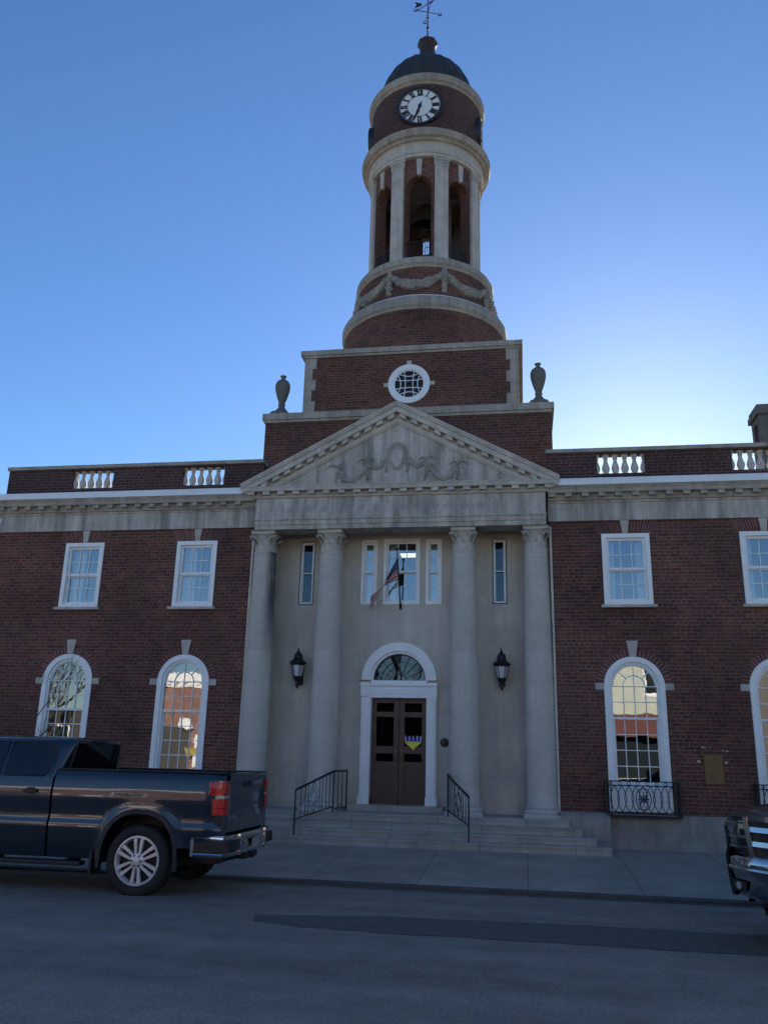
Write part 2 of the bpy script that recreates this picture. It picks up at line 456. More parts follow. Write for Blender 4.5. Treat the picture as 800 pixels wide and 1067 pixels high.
# jambs of the portico recess and the smooth stone wall behind the columns
mb = MB()
YR = 17.5
win_rect = [(-4.763,-4.434,4.752,6.155), (-3.398,-3.053,4.752,6.165), (-2.912,-2.13,4.752,6.18), (-2.002,-1.664,4.752,6.165), (-.598,-.30,4.752,6.155)]
ops = [dict(x0=a+.02, x1=b-.02, z0=c+.02, z1=d-.02) for a, b, c, d in win_rect]
ops.append(dict(x0=-3.09, x1=-1.97, z0=.6, z1=3.74, arch=3.18))
wall_open(mb, bx0, bx1, .55, 6.75, YR, ops, .25)
mb.face([(bx0,YR,.55),(bx0,YW,.55),(bx0,YW,6.285),(bx0,YR,6.285)][::-1])
mb.face([(bx1,YW,.55),(bx1,YR,.55),(bx1,YR,6.285),(bx1,YW,6.285)][::-1])
mb.box(bx1-.012, bx1+.03, YW-.03, YW+.10, .76, 6.19)      # stone margin at the brick edge
mb.box(bx0-.03, bx0+.012, YW-.03, YW+.10, .76, 6.19)
mb.build('portico_wall', M['stone_wall'], hall)
mb = MB(); mb.box(bx0+.002, bx1-.002, 17.0, YR, 6.55, 6.6); mb.build('portico_ceiling', M['stone_wall'], hall)
# plinth
mb = MB()
mb.box(XL-.08, bx0-.06, 16.66, 16.9, 0, .752); mb.box(-6.5, bx0-.02, 16.42, 16.65, .0, .70); mb.build('plinth', M['plinth'], hall)
mb = MB(); mb.box(bx1+.06, XR, 16.66, 16.9, 0, .752)
mb.box(bx1+.02, 1.47, 16.42, 16.65, .0, .70); mb.hexa([(bx1+.02,16.42,.70),(1.47,16.42,.70),(1.47,16.655,.70),(bx1+.02,16.655,.70),(bx1+.02,16.58,.765),(1.47,16.58,.765),(1.47,16.655,.765),(bx1+.02,16.655,.765)])
mb.build('plinth', M['plinth'], hall)
# interior: floors, ceiling, cross walls and dim room surfaces
mb = MB()
mb.box(XL+.3, XR-.3, 17.8, 29.9, 4.1, 4.25) ; mb.box(XL+.3, XR-.3, 17.06, 29.9, 6.6, 6.66)
mb.box(XL+.3, XR-.3, 17.8, 29.9, .3, .5); mb.box(XL+.3, XR-.3, 22.6, 22.7, .3, 6.66)
for x in (-8.1, -5.6, .6, 3.4, 6): mb.box(x-.05, x+.05, 17.8, 22.6, .5, 6.6)
mb.build('interior', M['room'], hall)
# roof deck
mb = MB(); mb.box(XL+.1, XR-.1, YW+.2, 29.95, 6.98, 7.04); mb.build('roof', M['roof'], hall)

# wing entablature
def wing(x0, x1, endl):
    mb = MB(); mb.box(x0, x1, 16.70, 16.95, 6.288, 6.70); mb.box(x0, x1, 16.675, 16.70, 6.66, 6.70)
    if endl: mb.box(x0, x0+.25, 16.95, 30, 6.288, 6.70)
    mb.build('frieze', M['stone_frieze'], hall)
    mb = MB(); e = .24 if endl else 0
    mb.profile_x([(16.9,6.703),(16.64,6.703),(16.62,6.75),(16.62,6.80),(16.60,6.83),(16.51,6.83),(16.50,6.90),(16.475,6.935),(16.46,6.965),(16.9,6.965)], x0-e, x1)
    x = x0+.02
    while x < x1-.14:
        mb.box(x, x+.13, 16.53, 16.618, 6.755, 6.828); x += .325
    if endl:
        mb.profile_x([(16.9,6.703),(30,6.703),(30,6.965),(16.9,6.965)], x0-e, x0+.2)
        y = 17.0
        while y < 29: mb.box(x0-.1, x0, y, y+.13, 6.755, 6.828); y += .325
    mb.build('cornice', M['stone_tower'], hall)
    mb = MB(); mb.box(x0-e-.03, x1, 16.44, 16.60, 6.967, 7.10)
    mb.hexa([(x0-e-.03,16.44,7.10),(x1,16.44,7.10),(x1,16.8,7.10),(x0-e-.03,16.8,7.10),(x0-e-.03,16.47,7.115),(x1,16.47,7.115),(x1,16.8,7.16),(x0-e-.03,16.8,7.16)])
    mb.build('gutter', M['flash'], hall)
wing(XL, -5.56, True); wing(.56, XR, False)

# parapet with baluster panels
def parapet(x0, x1, panels):
    mb = MB(); y0, y1 = 16.80, 17.06; zb, zt, oz0, oz1 = 7.0, 7.775, 7.31, 7.742
    xs = [x0] + [q for p in panels for q in p] + [x1]
    for k in range(0, len(xs), 2): mb.box(xs[k], xs[k+1], y0, y1, zb, zt)
    for a, b in panels: mb.box(a, b, y0, y1, zb, oz0); mb.box(a, b, y0, y1, oz1, zt)
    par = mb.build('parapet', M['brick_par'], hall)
    mb = MB(); mb.box(x0-.03, x1, y0-.045, y1+.04, zt+.002, zt+.08); mb.build('coping', M['stone_tower'], par)
    prof = [(.035,7.311),(.075,7.313),(.075,7.335),(.05,7.35),(.07,7.40),(.082,7.45),(.072,7.50),(.045,7.58),(.036,7.64),(.05,7.655),(.05,7.67),(.036,7.68),(.075,7.72),(.075,7.741)]
    first = None
    for a, b in panels:
        n = 5
        for k in range(n+1):
            x = a+(b-a)*k/n
            q = MB().lathe(prof, (x, (y0+y1)/2), 14)
            if first is None:
                first = q.build('baluster', M['stone'], par); fx = x
            else:
                c = first.copy(); COL.objects.link(c)
                c.location.x = x-fx
    return par
parapet(-11.585, -5.50, [(-9.99,-9.01),(-7.36,-6.40)])
parapet(.58, 12.3, [(1.574,2.526),(4.21,5.16),(6.8,7.75)])
mb = MB(); mb.box(-11.585, -11.35, 17.06, 29.9, 7.0, 7.85); mb.build('parapet', M['brick_par'], hall)

# ------------------------------------------------------------------ windows
def bars(mb, segs, y0, y1, wd):
    for (xa, za), (xb, zb) in segs:
        dx, dz = xb-xa, zb-za; L = math.hypot(dx, dz); nx, nz = -dz/L*wd/2, dx/L*wd/2
        mb.prism([(xa-nx,za-nz),(xb-nx,zb-nz),(xb+nx,zb+nz),(xa+nx,za+nz)], y0, y1)
def frame_rect(mb, x0, x1, z0, z1, wd, y0, y1):
    mb.box(x0, x0+wd, y0, y1, z0, z1); mb.box(x1-wd, x1, y0, y1, z0, z1)
    mb.box(x0+wd, x1-wd, y0, y1, z0, z0+wd); mb.box(x0+wd, x1-wd, y0, y1, z1-wd, z1)
def curtain(x0, x1, z0, z1, y, parent, amp=.025, k=34):
    n = max(6, int((x1-x0)*60)); P = []
    for i in range(n+1):
        x = x0+(x1-x0)*i/n
        P.append([(x, y+amp*math.sin(k*x+1.3*math.sin(7*x)), z0+(z1-z0)*j/3) for j in range(4)])
    MB().grid(P).build('curtain', M['curtain'], parent)
def sash_window(x0, x1, z0, z1, yw, cols, sill=True, cas=.085, key=None, fan=False, drapes=(), rows=2, gl='glass', proud=.03, sashw=.05):
    mb = MB(); frame_rect(mb, x0, x1, z0, z1, cas, yw-proud, yw+.12)
    w = mb.build('window', M['white'], hall)
    zm = (z0+z1)/2
    mb = MB(); a, b = x0+cas, x1-cas
    frame_rect(mb, a, b, zm-.012, z1-cas, sashw, yw+.035, yw+.07)
    frame_rect(mb, a, b, z0+cas, zm+.012, sashw, yw+.075, yw+.11)
    for lo, hi, y in ((zm, z1-cas-sashw, yw+.04), (z0+cas+sashw, zm, yw+.08)):
        g0, g1 = a+sashw, b-sashw
        for k in range(1, cols): bars(mb, [((g0+(g1-g0)*k/cols, lo), (g0+(g1-g0)*k/cols, hi))], y, y+.03, .016)
        for k in range(1, rows): bars(mb, [((g0, lo+(hi-lo)*k/rows), (g1, lo+(hi-lo)*k/rows))], y+.002, y+.028, .016)
    mb.build('sash', M['white'], w)
    mb = MB(); mb.face([(a,yw+.056,zm),(b,yw+.056,zm),(b,yw+.056,z1-cas),(a,yw+.056,z1-cas)]); mb.face([(a,yw+.096,z0+cas),(b,yw+.096,z0+cas),(b,yw+.096,zm),(a,yw+.096,zm)])
    mb.build('pane', M[gl], w)
    if sill:
        mb = MB(); mb.box(x0-.06, x1+.06, yw-.10, yw+.05, z0-.055, z0-.002); mb.build('sill', M['stone'], w)
    if key:
        mb = MB(); c = (x0+x1)/2; mb.prism([(c-.05,z1+.004),(c+.05,z1+.004),(c+.085,key),(c-.085,key)], yw-.035, yw+.02); mb.build('keystone', M['stone'], w)
    if fan:
        mb = MB(); c = (x0+x1)/2; zt = key-.004
        for s in (-1, 1):
            n = 9
            for k in range(n):
                def xx(t, top): return c+s*(.06+(x1-c-.0)*t - .0 + (.035+.06*t if top else .0)) if t else c+s*(.088 if top else .055)
                t0, t1 = k/n, (k+1)/n
                q = [(xx(t0,0),z1+.006),(xx(t1,0),z1+.006),(xx(t1,1),zt),(xx(t0,1),zt)]
                u = [(.125,k*.072),(.125,k*.072+.072),(.125,k*.072+.072),(.125,k*.072)]
                if s < 0: q = [q[1],q[0],q[3],q[2]]; u = [u[1],u[0],u[3],u[2]]
                mb.face([(x,yw-.004,z) for x, z in q], u)
        mb.build('brick_arch', M['brick_fan'], w)
    for x_0, x_1 in drapes: curtain(x_0, x_1, z0+.06, z1-.06, yw+.24, w)
    return w
for k, (cx, wd) in enumerate(upper+off):
    x0, x1 = cx-wd/2, cx+wd/2
    dr = [(x0+.1, x0+.38),(x1-.22, x1-.1)] if k < 2 else [(x0+.1, x0+.25),(x1-.25,x1-.1)]
    sash_window(x0, x1, 4.585, 6.015, YW, 3, key=6.284, fan=True, drapes=dr)
for k, (a, b, c, d) in enumerate(win_rect):
    wide = b-a > .5
    slit = k in (0, 4)
    sash_window(a, b, c, d, YR, 3 if wide else 1, sill=False, cas=.045 if slit else .06, proud=.0 if slit else .02, sashw=.022 if slit else .04,
                drapes=[] if slit else ([(a+.1, a+.3)] if wide else [(a+.05, b-.05)]), rows=2 if not slit else 1, gl='glass_slit' if slit else 'glass')

def arc_ring(mb, cx, zc, r0, r1, y0, y1, n=28, a0=0, a1=PI):
    for k in range(n):
        t0 = a0+(a1-a0)*k/n; t1 = a0+(a1-a0)*(k+1)/n
        p = [(cx+r*math.cos(t), zc+r*math.sin(t)) for r, t in ((r0,t0),(r1,t0),(r1,t1),(r0,t1))]
        mb.face([(x,y0,z) for x, z in p], None, False)
        mb.face([(p[1][0],y0,p[1][1]),(p[1][0],y1,p[1][1]),(p[2][0],y1,p[2][1]),(p[2][0],y0,p[2][1])], None, True)
        mb.face([(p[3][0],y0,p[3][1]),(p[3][0],y1,p[3][1]),(p[0][0],y1,p[0][1]),(p[0][0],y0,p[0][1])], None, True)
def arch_window(cx):
    zs, r = 3.035, .556
    mb = MB()
    for s in (-1, 1): mb.box(cx+s*r, cx+s*(r-.10), YW-.03, YW+.14, .77, zs); mb.box(cx+s*(r-.10), cx+s*(r-.15), YW+.015, YW+.14, .77, zs)
    arc_ring(mb, cx, zs, r-.10, r, YW-.03, YW+.14); arc_ring(mb, cx, zs, r-.15, r-.10, YW+.015, YW+.14)
    w = mb.build('window', M['white'], hall)
    gi = r-.15
    mb = MB()
    frame_rect(mb, cx-gi, cx+gi, 1.28, 2.46, .032, YW+.085, YW+.12)
    frame_rect(mb, cx-gi, cx+gi, 2.425, 2.47, .022, YW+.035, YW+.08)
    bt = .017
    for k in (-1, 0, 1):
        x = cx+k*gi/2
        bars(mb, [((x,1.31),(x,2.44))], YW+.088, YW+.115, bt)
        bars(mb, [((x,2.45),(x,zs if k else zs+gi))], YW+.042, YW+.072, bt)
    for k in (1, 2, 3): z = 1.3+(2.44-1.3)*k/4; bars(mb, [((cx-gi,z),(cx+gi,z))], YW+.090, YW+.113, bt)
    for z in (2.745, zs): bars(mb, [((cx-gi,z),(cx+gi,z))], YW+.044, YW+.070, bt)
    arc_ring(mb, cx, zs, gi/2-.009, gi/2+.009, YW+.043, YW+.071, 16)
    arc_ring(mb, cx, zs, gi-.025, gi, YW+.04, YW+.075, 24)
    for t in (PI*.25, PI*.75): bars(mb, [((cx+gi/2*math.cos(t), zs+gi/2*math.sin(t)), (cx+gi*math.cos(t), zs+gi*math.sin(t)))], YW+.041, YW+.073, bt)
    mb.build('sash', M['white'], w)
    mb = MB(); y = YW+.058
    mb.face([(cx-gi,y,2.44),(cx+gi,y,2.44)]+[(cx+gi*math.cos(PI*k/24),y,zs+gi*math.sin(PI*k/24)) for k in range(25)])
    y = YW+.102; mb.face([(cx-gi,y,1.3),(cx+gi,y,1.3),(cx+gi,y,2.45),(cx-gi,y,2.45)])
    mb.build('pane', M['glass_big'], w)
    mb = MB(); mb.box(cx-gi, cx+gi, YW+.06, YW+.13, .77, 1.279); frame_rect(mb, cx-gi+.05, cx+gi-.05, .86, 1.2, .05, YW+.045, YW+.059); mb.build('panel', M['white'], w)
    for s in (-1, 1):
        mb = MB(); mb.box(cx+s*(r+.003), cx+s*(r+.158), YW-.03, YW+.02, 2.968, 3.09); mb.build('impost', M['stone'], w)
    mb = MB(); mb.prism([(cx-.06,zs+r+.004),(cx+.06,zs+r+.004),(cx+.105,3.89),(cx-.105,3.89)], YW-.045, YW+.02); mb.build('keystone', M['stone'], w)
    mb = MB(); n = 26; t0 = .10
    for k in range(n):
        a, b = t0+(PI-2*t0)*k/n, t0+(PI-2*t0)*(k+1)/n
        p = [(cx+q*math.cos(t), zs+q*math.sin(t)) for q, t in ((r+.002,a),(r+.135,a),(r+.135,b),(r+.002,b))]
        mb.face([(x,YW-.004,z) for x, z in p], [(.125,k*.072),(.125,k*.072),(.125,k*.072+.072),(.125,k*.072+.072)])
    mb.build('brick_arch', M['brick_fan'], w)
    return w
for cx in arched: arch_window(cx)
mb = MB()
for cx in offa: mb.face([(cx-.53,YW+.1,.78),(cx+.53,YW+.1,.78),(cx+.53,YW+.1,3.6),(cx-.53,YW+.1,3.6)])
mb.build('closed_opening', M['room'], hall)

# ------------------------------------------------------------------ portico
mb = MB()
y = YR
# door surround
frame = MB()
for s in (-1, 1):
    xo, xi = CX+s*.775, CX+s*.575
    frame.box(xo, xi, YR-.06, YR+.12, .75, 2.84)
    frame.box(CX+s*.745, CX+s*.615, YR-.09, YR-.06, .92, 2.74)
    frame.box(xo+s*.02, xi-s*.015, YR-.11, YR+.12, .632, .90)
    frame.box(xo+s*.012, CX+s*.60, YR-.10, YR+.1, 2.84, 3.12)
frame.box(CX-.60, CX+.60, YR-.07, YR+.12, 2.815, 3.05)
frame.box(CX-.60, CX+.60, YR-.085, YR+.12, 2.90, 3.0)
frame.box(CX-.80, CX+.80, YR-.12, YR+.12, 3.05, 3.09)
frame.box(CX-.58, CX+.58, YR-.05, YR+.12, 3.09, 3.165)
arc_ring(frame, CX, 3.17, .60, .775, YR-.08, YR+.12, 36); arc_ring(frame, CX, 3.17, .545, .60, YR-.02, YR+.14, 36)
surround = frame.build('door_surround', M['white'], hall)
mb = MB(); arc_ring(mb, CX, 3.17, .778, .85, YR-.035, YR+.02, 36); mb.build('hood_moulding', M['stone_wall'], surround)
fan = MB()
arc_ring(fan, CX, 3.175, .52, .545, YR+.05, YR+.09, 30)
for k in range(1, 8):
    t = PI*k/8; bars(fan, [((CX+.13*math.cos(t), 3.175+.13*math.sin(t)), (CX+.53*math.cos(t), 3.175+.53*math.sin(t)))], YR+.055, YR+.08, .012)
arc_ring(fan, CX, 3.175, .12, .135, YR+.053, YR+.082, 16); arc_ring(fan, CX, 3.175, .38, .39, YR+.054, YR+.081, 24)
fl = fan.build('fanlight', M['iron'], hall)
mb = MB(); mb.face([(CX+.54*math.cos(PI*k/30), YR+.085, 3.175+.54*math.sin(PI*k/30)) for k in range(31)]); mb.build('pane', M['glass_slit'], fl)
# two leaves
for s in (-1, 1):
    xa, xb = sorted((CX+s*.006, CX+s*.574)); yd = YR+.09
    mb = MB()
    st = .105
    mb.box(xa, xa+st, yd, yd+.05, .765, 2.815); mb.box(xb-st, xb, yd, yd+.05, .765, 2.815)
    for z0, z1 in ((.765,.96),(1.46,1.56),(1.72,1.86),(2.44,2.54),(2.72,2.815)): mb.box(xa+st, xb-st, yd, yd+.05, z0, z1)
    mb.box(xa+st, xb-st, yd+.02, yd+.045, .96, 1.46)
    mb.box(xa+st+.05, xb-st-.05, yd+.008, yd+.02, 1.02, 1.40)
    d = mb.build('door', M['door'], hall)
    mb = MB()
    for z0, z1 in ((1.56,1.72),(1.86,2.44),(2.54,2.72)): mb.face([(xa+st,yd+.025,z0),(xb-st,yd+.025,z0),(xb-st,yd+.025,z1),(xa+st,yd+.025,z1)])
    mb.build('pane', M['glass_dark'], d)
    xh = CX+s*.06
    mb = MB(); mb.box(xh-.018, xh+.018, yd-.012, yd-.002, 1.50, 1.80); mb.tube([(xh,yd-.01,1.54),(xh,yd-.06,1.56),(xh,yd-.06,1.72),(xh,yd-.01,1.74)], .011); mb.build('handle', M['brass'], d)
    mb = MB(); mb.box(xa+.02, xb-.02, yd-.02, yd+.02, .742, .763); mb.build('kick_strip', M['brass'], d)
mb = MB(); mb.box(CX-.57, CX+.57, YR+.13, YR+.3, .6, .742); mb.box(CX-.62, CX+.62, YR+.145, YR+.25, 2.9, 3.05); mb.build('door_lining', M['room'], hall)

# columns
col_x = [.305, -1.150, -3.925, -5.365]
YC = 16.86; Z0 = .63
first_col = None
for x in col_x:
    if first_col is None:
        sh = []
        for k in range(25):
            t = k/24; z = .86+(5.70-.86)*t; r = .285-.052*(max(0, t-.25)/.75)**1.6
            sh.append((r, z))
        mb = MB().lathe([(.305,.835),(.285,.86)]+sh[1:]+[(.245,5.715),(.252,5.73),(.245,5.745),(.225,5.75)], (x,YC), 40)
        c = mb.build('column', M['stone_col'], hall); first_col = c
        mb = MB(); mb.box(x-.355, x+.355, YC-.355, YC+.355, Z0, .70)
        mb.lathe([(.345,.70),(.36,.73),(.345,.765),(.315,.775),(.305,.79),(.315,.80),(.322,.815),(.305,.836)], (x,YC), 40); mb.build('base', M['stone_col'], c)
        mb = MB()
        mb.lathe([(.225,5.75),(.20,5.77),(.19,5.90),(.20,6.03),(.26,6.10),(.28,6.115)], (x,YC), 32)
        for tier, (zb, h, r0, nn) in enumerate(((5.75,.17,.225,8),(5.75,.30,.215,8))):
            for k in range(nn):
                t = 2*PI*(k+.5*tier)/nn; ct, s_ = math.cos(t), math.sin(t)
                P = []
                for i in range(7):
                    q = i/6; rr = r0+.012+(.055 if tier == 0 else .075)*max(0, q-.55)**1.5*3.2; zz = zb+h*(q if q < .85 else .85+.03*(q-.85)/.15-(q-.85)*.5)
                    wd = (.072 if tier == 0 else .058)*math.sin(PI*(.18+.72*q))**.8
                    P.append([(x+rr*ct-wd*j*s_-.02*abs(j)*ct, YC+rr*s_+wd*j*ct-.02*abs(j)*s_, zz) for j in (-1,-.4,0,.4,1)])
                mb.grid(P, flip=True)
        for k in range(4):
            t = PI/4+k*PI/2; ct, s_ = math.cos(t), math.sin(t)
            for sg in (-1, 1):
                pts = []
                for i in range(12):
                    q = i/11
                    if q < .5: rr = .24+.10*q*2; zz = 5.98+.10*q*2
                    else:
                        a = (q-.5)*2*2*PI*.85; rr = .335+.028*math.sin(a)*(1-.4*(q-.5)*2); zz = 6.055+.028*math.cos(a)
                    off_ = sg*.035*(1-q)*2.2
                    pts.append((x+rr*ct-off_*s_, YC+rr*s_+off_*ct, zz))
                mb.tube(pts, .017, 5)
        ab = []
        for k in range(4):
            t0 = PI/4+k*PI/2
            for j in range(7):
                t = t0+PI/2*(j/7); base = .36 if j == 0 else .36-.115*math.sin(PI*j/7)**.6
                ab.append((x+base*math.cos(t)*1.0, YC+base*math.sin(t)*1.0))
        n = len(ab)
        mb.face([(p[0],p[1],6.118) for p in reversed(ab)]); mb.face([(p[0],p[1],6.188) for p in ab])
        for k in range(n): a, b = ab[k], ab[(k+1)%n]; mb.face([(a[0],a[1],6.118),(b[0],b[1],6.118),(b[0],b[1],6.188),(a[0],a[1],6.188)])
        mb.build('capital', M['stone'], c)
    else:
        c = first_col.copy(); COL.objects.link(c); c.location.x = x-col_x[0]
        for ch in first_col.children:
            d = ch.copy(); COL.objects.link(d); d.parent = c

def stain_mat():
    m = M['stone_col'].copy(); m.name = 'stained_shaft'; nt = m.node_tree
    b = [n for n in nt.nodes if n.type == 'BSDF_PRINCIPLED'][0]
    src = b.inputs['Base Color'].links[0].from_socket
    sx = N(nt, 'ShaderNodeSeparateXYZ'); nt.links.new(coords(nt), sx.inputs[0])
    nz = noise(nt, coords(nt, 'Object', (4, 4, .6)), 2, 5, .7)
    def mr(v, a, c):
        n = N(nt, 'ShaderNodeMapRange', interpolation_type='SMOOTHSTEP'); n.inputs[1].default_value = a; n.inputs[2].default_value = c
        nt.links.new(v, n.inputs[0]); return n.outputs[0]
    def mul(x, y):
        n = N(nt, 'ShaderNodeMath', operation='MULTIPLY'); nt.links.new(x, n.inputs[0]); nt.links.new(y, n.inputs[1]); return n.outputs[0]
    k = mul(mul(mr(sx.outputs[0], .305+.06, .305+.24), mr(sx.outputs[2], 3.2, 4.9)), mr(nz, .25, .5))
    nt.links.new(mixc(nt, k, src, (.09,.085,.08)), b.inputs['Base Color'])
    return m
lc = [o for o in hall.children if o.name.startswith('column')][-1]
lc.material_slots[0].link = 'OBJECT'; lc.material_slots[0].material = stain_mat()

# portico entablature
ex0, ex1 = -5.545, .515
mb = MB()
mb.box(ex0, ex1, 16.555, 17.02, 6.19, 6.285); mb.box(ex0, ex1, 16.535, 17.02, 6.285, 6.385); mb.box(ex0-.02, ex1+.02, 16.51, 17.02, 6.385, 6.41)
mb.build('architrave', M['stone_frieze'], hall)
mb = MB(); mb.box(ex0, ex1, 16.55, 17.02, 6.41, 6.87); mb.build('frieze', M['stone_frieze'], hall)
px0, px1 = -5.86, .80
mb = MB()
mb.profile_x([(17.4,6.87),(16.52,6.87),(16.50,6.89),(16.50,6.905),(16.475,6.92),(17.4,6.92)], ex0-.05, ex1+.05)
mb.box(ex0-.02, ex1+.02, 16.53, 17.4, 6.92, 6.995)
mb.profile_x([(17.4,6.997),(16.40,6.997),(16.39,7.06),(16.375,7.085),(16.375,7.10),(17.4,7.13)], px0+.03, px1-.03)
x = ex0-.10; n = 20
for k in range(n):
    xx = -5.70+(.64+5.70-.14)*k/(n-1); mb.box(xx, xx+.14, 16.42, 16.528, 6.925, 6.995)
mb.build('cornice', M['stone'], hall)
# tympanum and raking cornice
za, zt = 7.10, 8.93; hw = (px1-px0)/2; sl_ = (zt-7.155)/hw
mb = MB(); mb.prism([(CX-2.75,7.128),(CX+2.75,7.128),(CX,7.128+2.75*sl_)], 16.56, 17.6)
tymp = mb.build('tympanum', M['stone_frieze'], hall)
mb = MB()
def rake(mb, s, d0, d1, y0, y1=17.75, xe=hw):
    """strip of the raking cornice between vertical depths d0<d1 below the top line"""
    def top(dx): return zt-sl_*dx
    e = xe
    p = [(0, top(0)-d1), (e, top(e)-d1), (e, top(e)-d0), (0, top(0)-d0)]
    q = [(CX+s*a, b) for a, b in p]
    if s < 0: q = q[::-1]
    mb.prism(q, y0, y1)
for s in (-1, 1):
    rake(mb, s, 0, .05, 16.345); rake(mb, s, .05, .10, 16.36, xe=hw-.01); rake(mb, s, .10, .225, 16.39, xe=hw-.03)
    rake(mb, s, .225, .345, 16.53, xe=hw-.30); rake(mb, s, .345, .42, 16.505, xe=hw-.42); rake(mb, s, .42, .46, 16.53, xe=hw-.6)
    for k in range(12):
        dx = .13+k*.245
        c = CX+s*dx; zc = zt-sl_*dx
        q = [(c-.065, zc-.31+s*sl_*.065), (c+.065, zc-.31-s*sl_*.065), (c+.065, zc-.226-s*sl_*.065), (c-.065, zc-.226+s*sl_*.065)]
        mb.prism(q, 16.42, 16.54)
rk = mb.build('raking_cornice', M['stone'], hall)
# tympanum relief: cartouche, swags, ribbons
def relief(mb, pts, r0, r1, bumpy=.35):
    P = [Vector(p) for p in pts]; n = len(P)
    rad = [(r0+(r1-r0)*math.sin(PI*k/(n-1)))*(1+random.uniform(-bumpy, bumpy)*.6) for k in range(n)]
    mb.tube(P, rad, 6)
def sag(a, b, d, y, n=16): return [(a[0]+(b[0]-a[0])*k/n, y, a[1]+(b[1]-a[1])*k/n-d*4*(k/n)*(1-k/n)) for k in range(n+1)]
yt = 16.555
mb = MB()
def shield(rx, rz, y): return [(CX+rx*math.cos(2*PI*k/32)*(1 if math.sin(2*PI*k/32) > -.1 else (1+.25*math.sin(2*PI*k/32))), y, 7.72+rz*math.sin(2*PI*k/32)) for k in range(33)]
mb.tube(shield(.185, .27, yt-.005), .020, 6); mb.tube(shield(.14, .215, yt), .011, 5)
def leafy(P, r):
    for q in range(len(P)):
        for j in range(3):
            a_ = random.uniform(0, 2*PI); p_ = P[q]
            mb.blob((p_[0]+r*.9*math.cos(a_), p_[1]-.012, p_[2]+r*.9*math.sin(a_)), r*.55, .022, r*.45, 6, 4, .3)
for k in range(13): a_ = .12*PI+k*.76*PI/12; mb.blob((CX+.215*math.cos(a_), yt-.01, 7.73+.30*math.sin(a_)), .034, .026, .03, 6, 4, .25)
for k in (-1, 0, 1): mb.blob((CX+.05*k, yt-.015, 8.03-.012*abs(k)), .04, .03, .045, 6, 4, .2)
for s in (-1, 1):
    p0 = (CX+s*.20, 7.78); p1 = (CX+s*.62, 7.64); p2 = (CX+s*1.28, 7.52)
    A_ = sag(p0, p1, .20, yt, 14); relief(mb, A_, .020, .040); leafy(A_[1:-1], .045)
    A_ = sag(p1, p2, .34, yt, 20); relief(mb, A_, .024, .056); leafy(A_[1:-1], .06)
    for px, pz, L in ((p1[0], p1[1], .40), (p2[0], p2[1], .34), (CX+s*.23, 7.66, .26)):
        A_ = [(px+.010*math.sin(k*1.5), yt, pz-L*k/8) for k in range(9)]; relief(mb, A_, .014, .030); leafy(A_[2:], .028)
    for px, pz in ((p1[0], p1[1]+.02), (p2[0], p2[1]+.02)):
        for q in range(3):
            mb.tube([(px, yt, pz), (px+s*(.06+.03*q), yt-.012, pz+.05), (px+s*(.13+.05*q), yt, pz+.06-.05*q)], [.012,.02,.008], 5)
            mb.tube([(px, yt, pz), (px-s*(.05+.02*q), yt-.012, pz+.05), (px-s*(.11+.03*q), yt, pz+.03-.03*q)], [.012,.018,.008], 5)
        mb.blob((px, yt-.02, pz), .04, .03, .04, 6, 4, .2)
mb.build('relief_swags', M['relief2'], tymp)
# weathered ghost marks along the frieze: shallow pitted blocks
worn = stone('stained_limestone', (.40,.37,.335), None, .8, .6)
for px in (-4.75,-4.42,-4.05,-3.62,-3.27,-2.95,-2.38,-2.05,-1.74,-1.44,-1.12,-.78,-.48):
    w_ = random.uniform(.08,.13); h_ = random.uniform(.17,.24)
    n = 9; P = [(px+w_*random.uniform(.6,1.05)*math.cos(2*PI*k/n), 6.62+h_/2*random.uniform(.75,1.05)*math.sin(2*PI*k/n)) for k in range(n)]
    mb = MB(); mb.face([(a, 16.547, b) for a, b in P]); mb.build('worn_mark', worn, hall)
# ------------------------------------------------------------------ stepped base of the tower
mb = MB(); mb.box(-5.80, .735, 17.60, 24.6, 6.9, 9.045); mb.build('lower_block', M['brick'], hall)
mb = MB(); mb.box(-5.83, .765, 17.565, 24.64, 9.047, 9.11); mb.box(-5.865, .795, 17.53, 24.67, 9.11, 9.265); mb.build('coping', M['stone_tower'], hall)
blk = MB(); blk.box(-5.085, .03, 18.225, 23.97, 9.266, 10.968)
bo = blk.build('upper_block', M['brick'], hall)
mb = MB()
for x0, s in ((-5.10, 1), (.045, -1)):
    z = 9.268; k = 0; mb = MB()
    while z < 10.9:
        h = min(.283, 10.966-z); wd = .20 if k % 2 == 0 else .29
        mb.box(x0, x0+s*wd, 18.205, 18.60 if k % 2 else 18.5, z+.002, z+h-.004); z += h; k += 1
    mb.build('quoin', M['stone_tower'], bo)
mb = MB(); mb.box(-5.14, .085, 18.185, 24.0, 10.97, 11.03); mb.box(-5.20, .145, 18.15, 24.03, 11.03, 11.155); mb.build('coping', M['stone_tower'], hall)
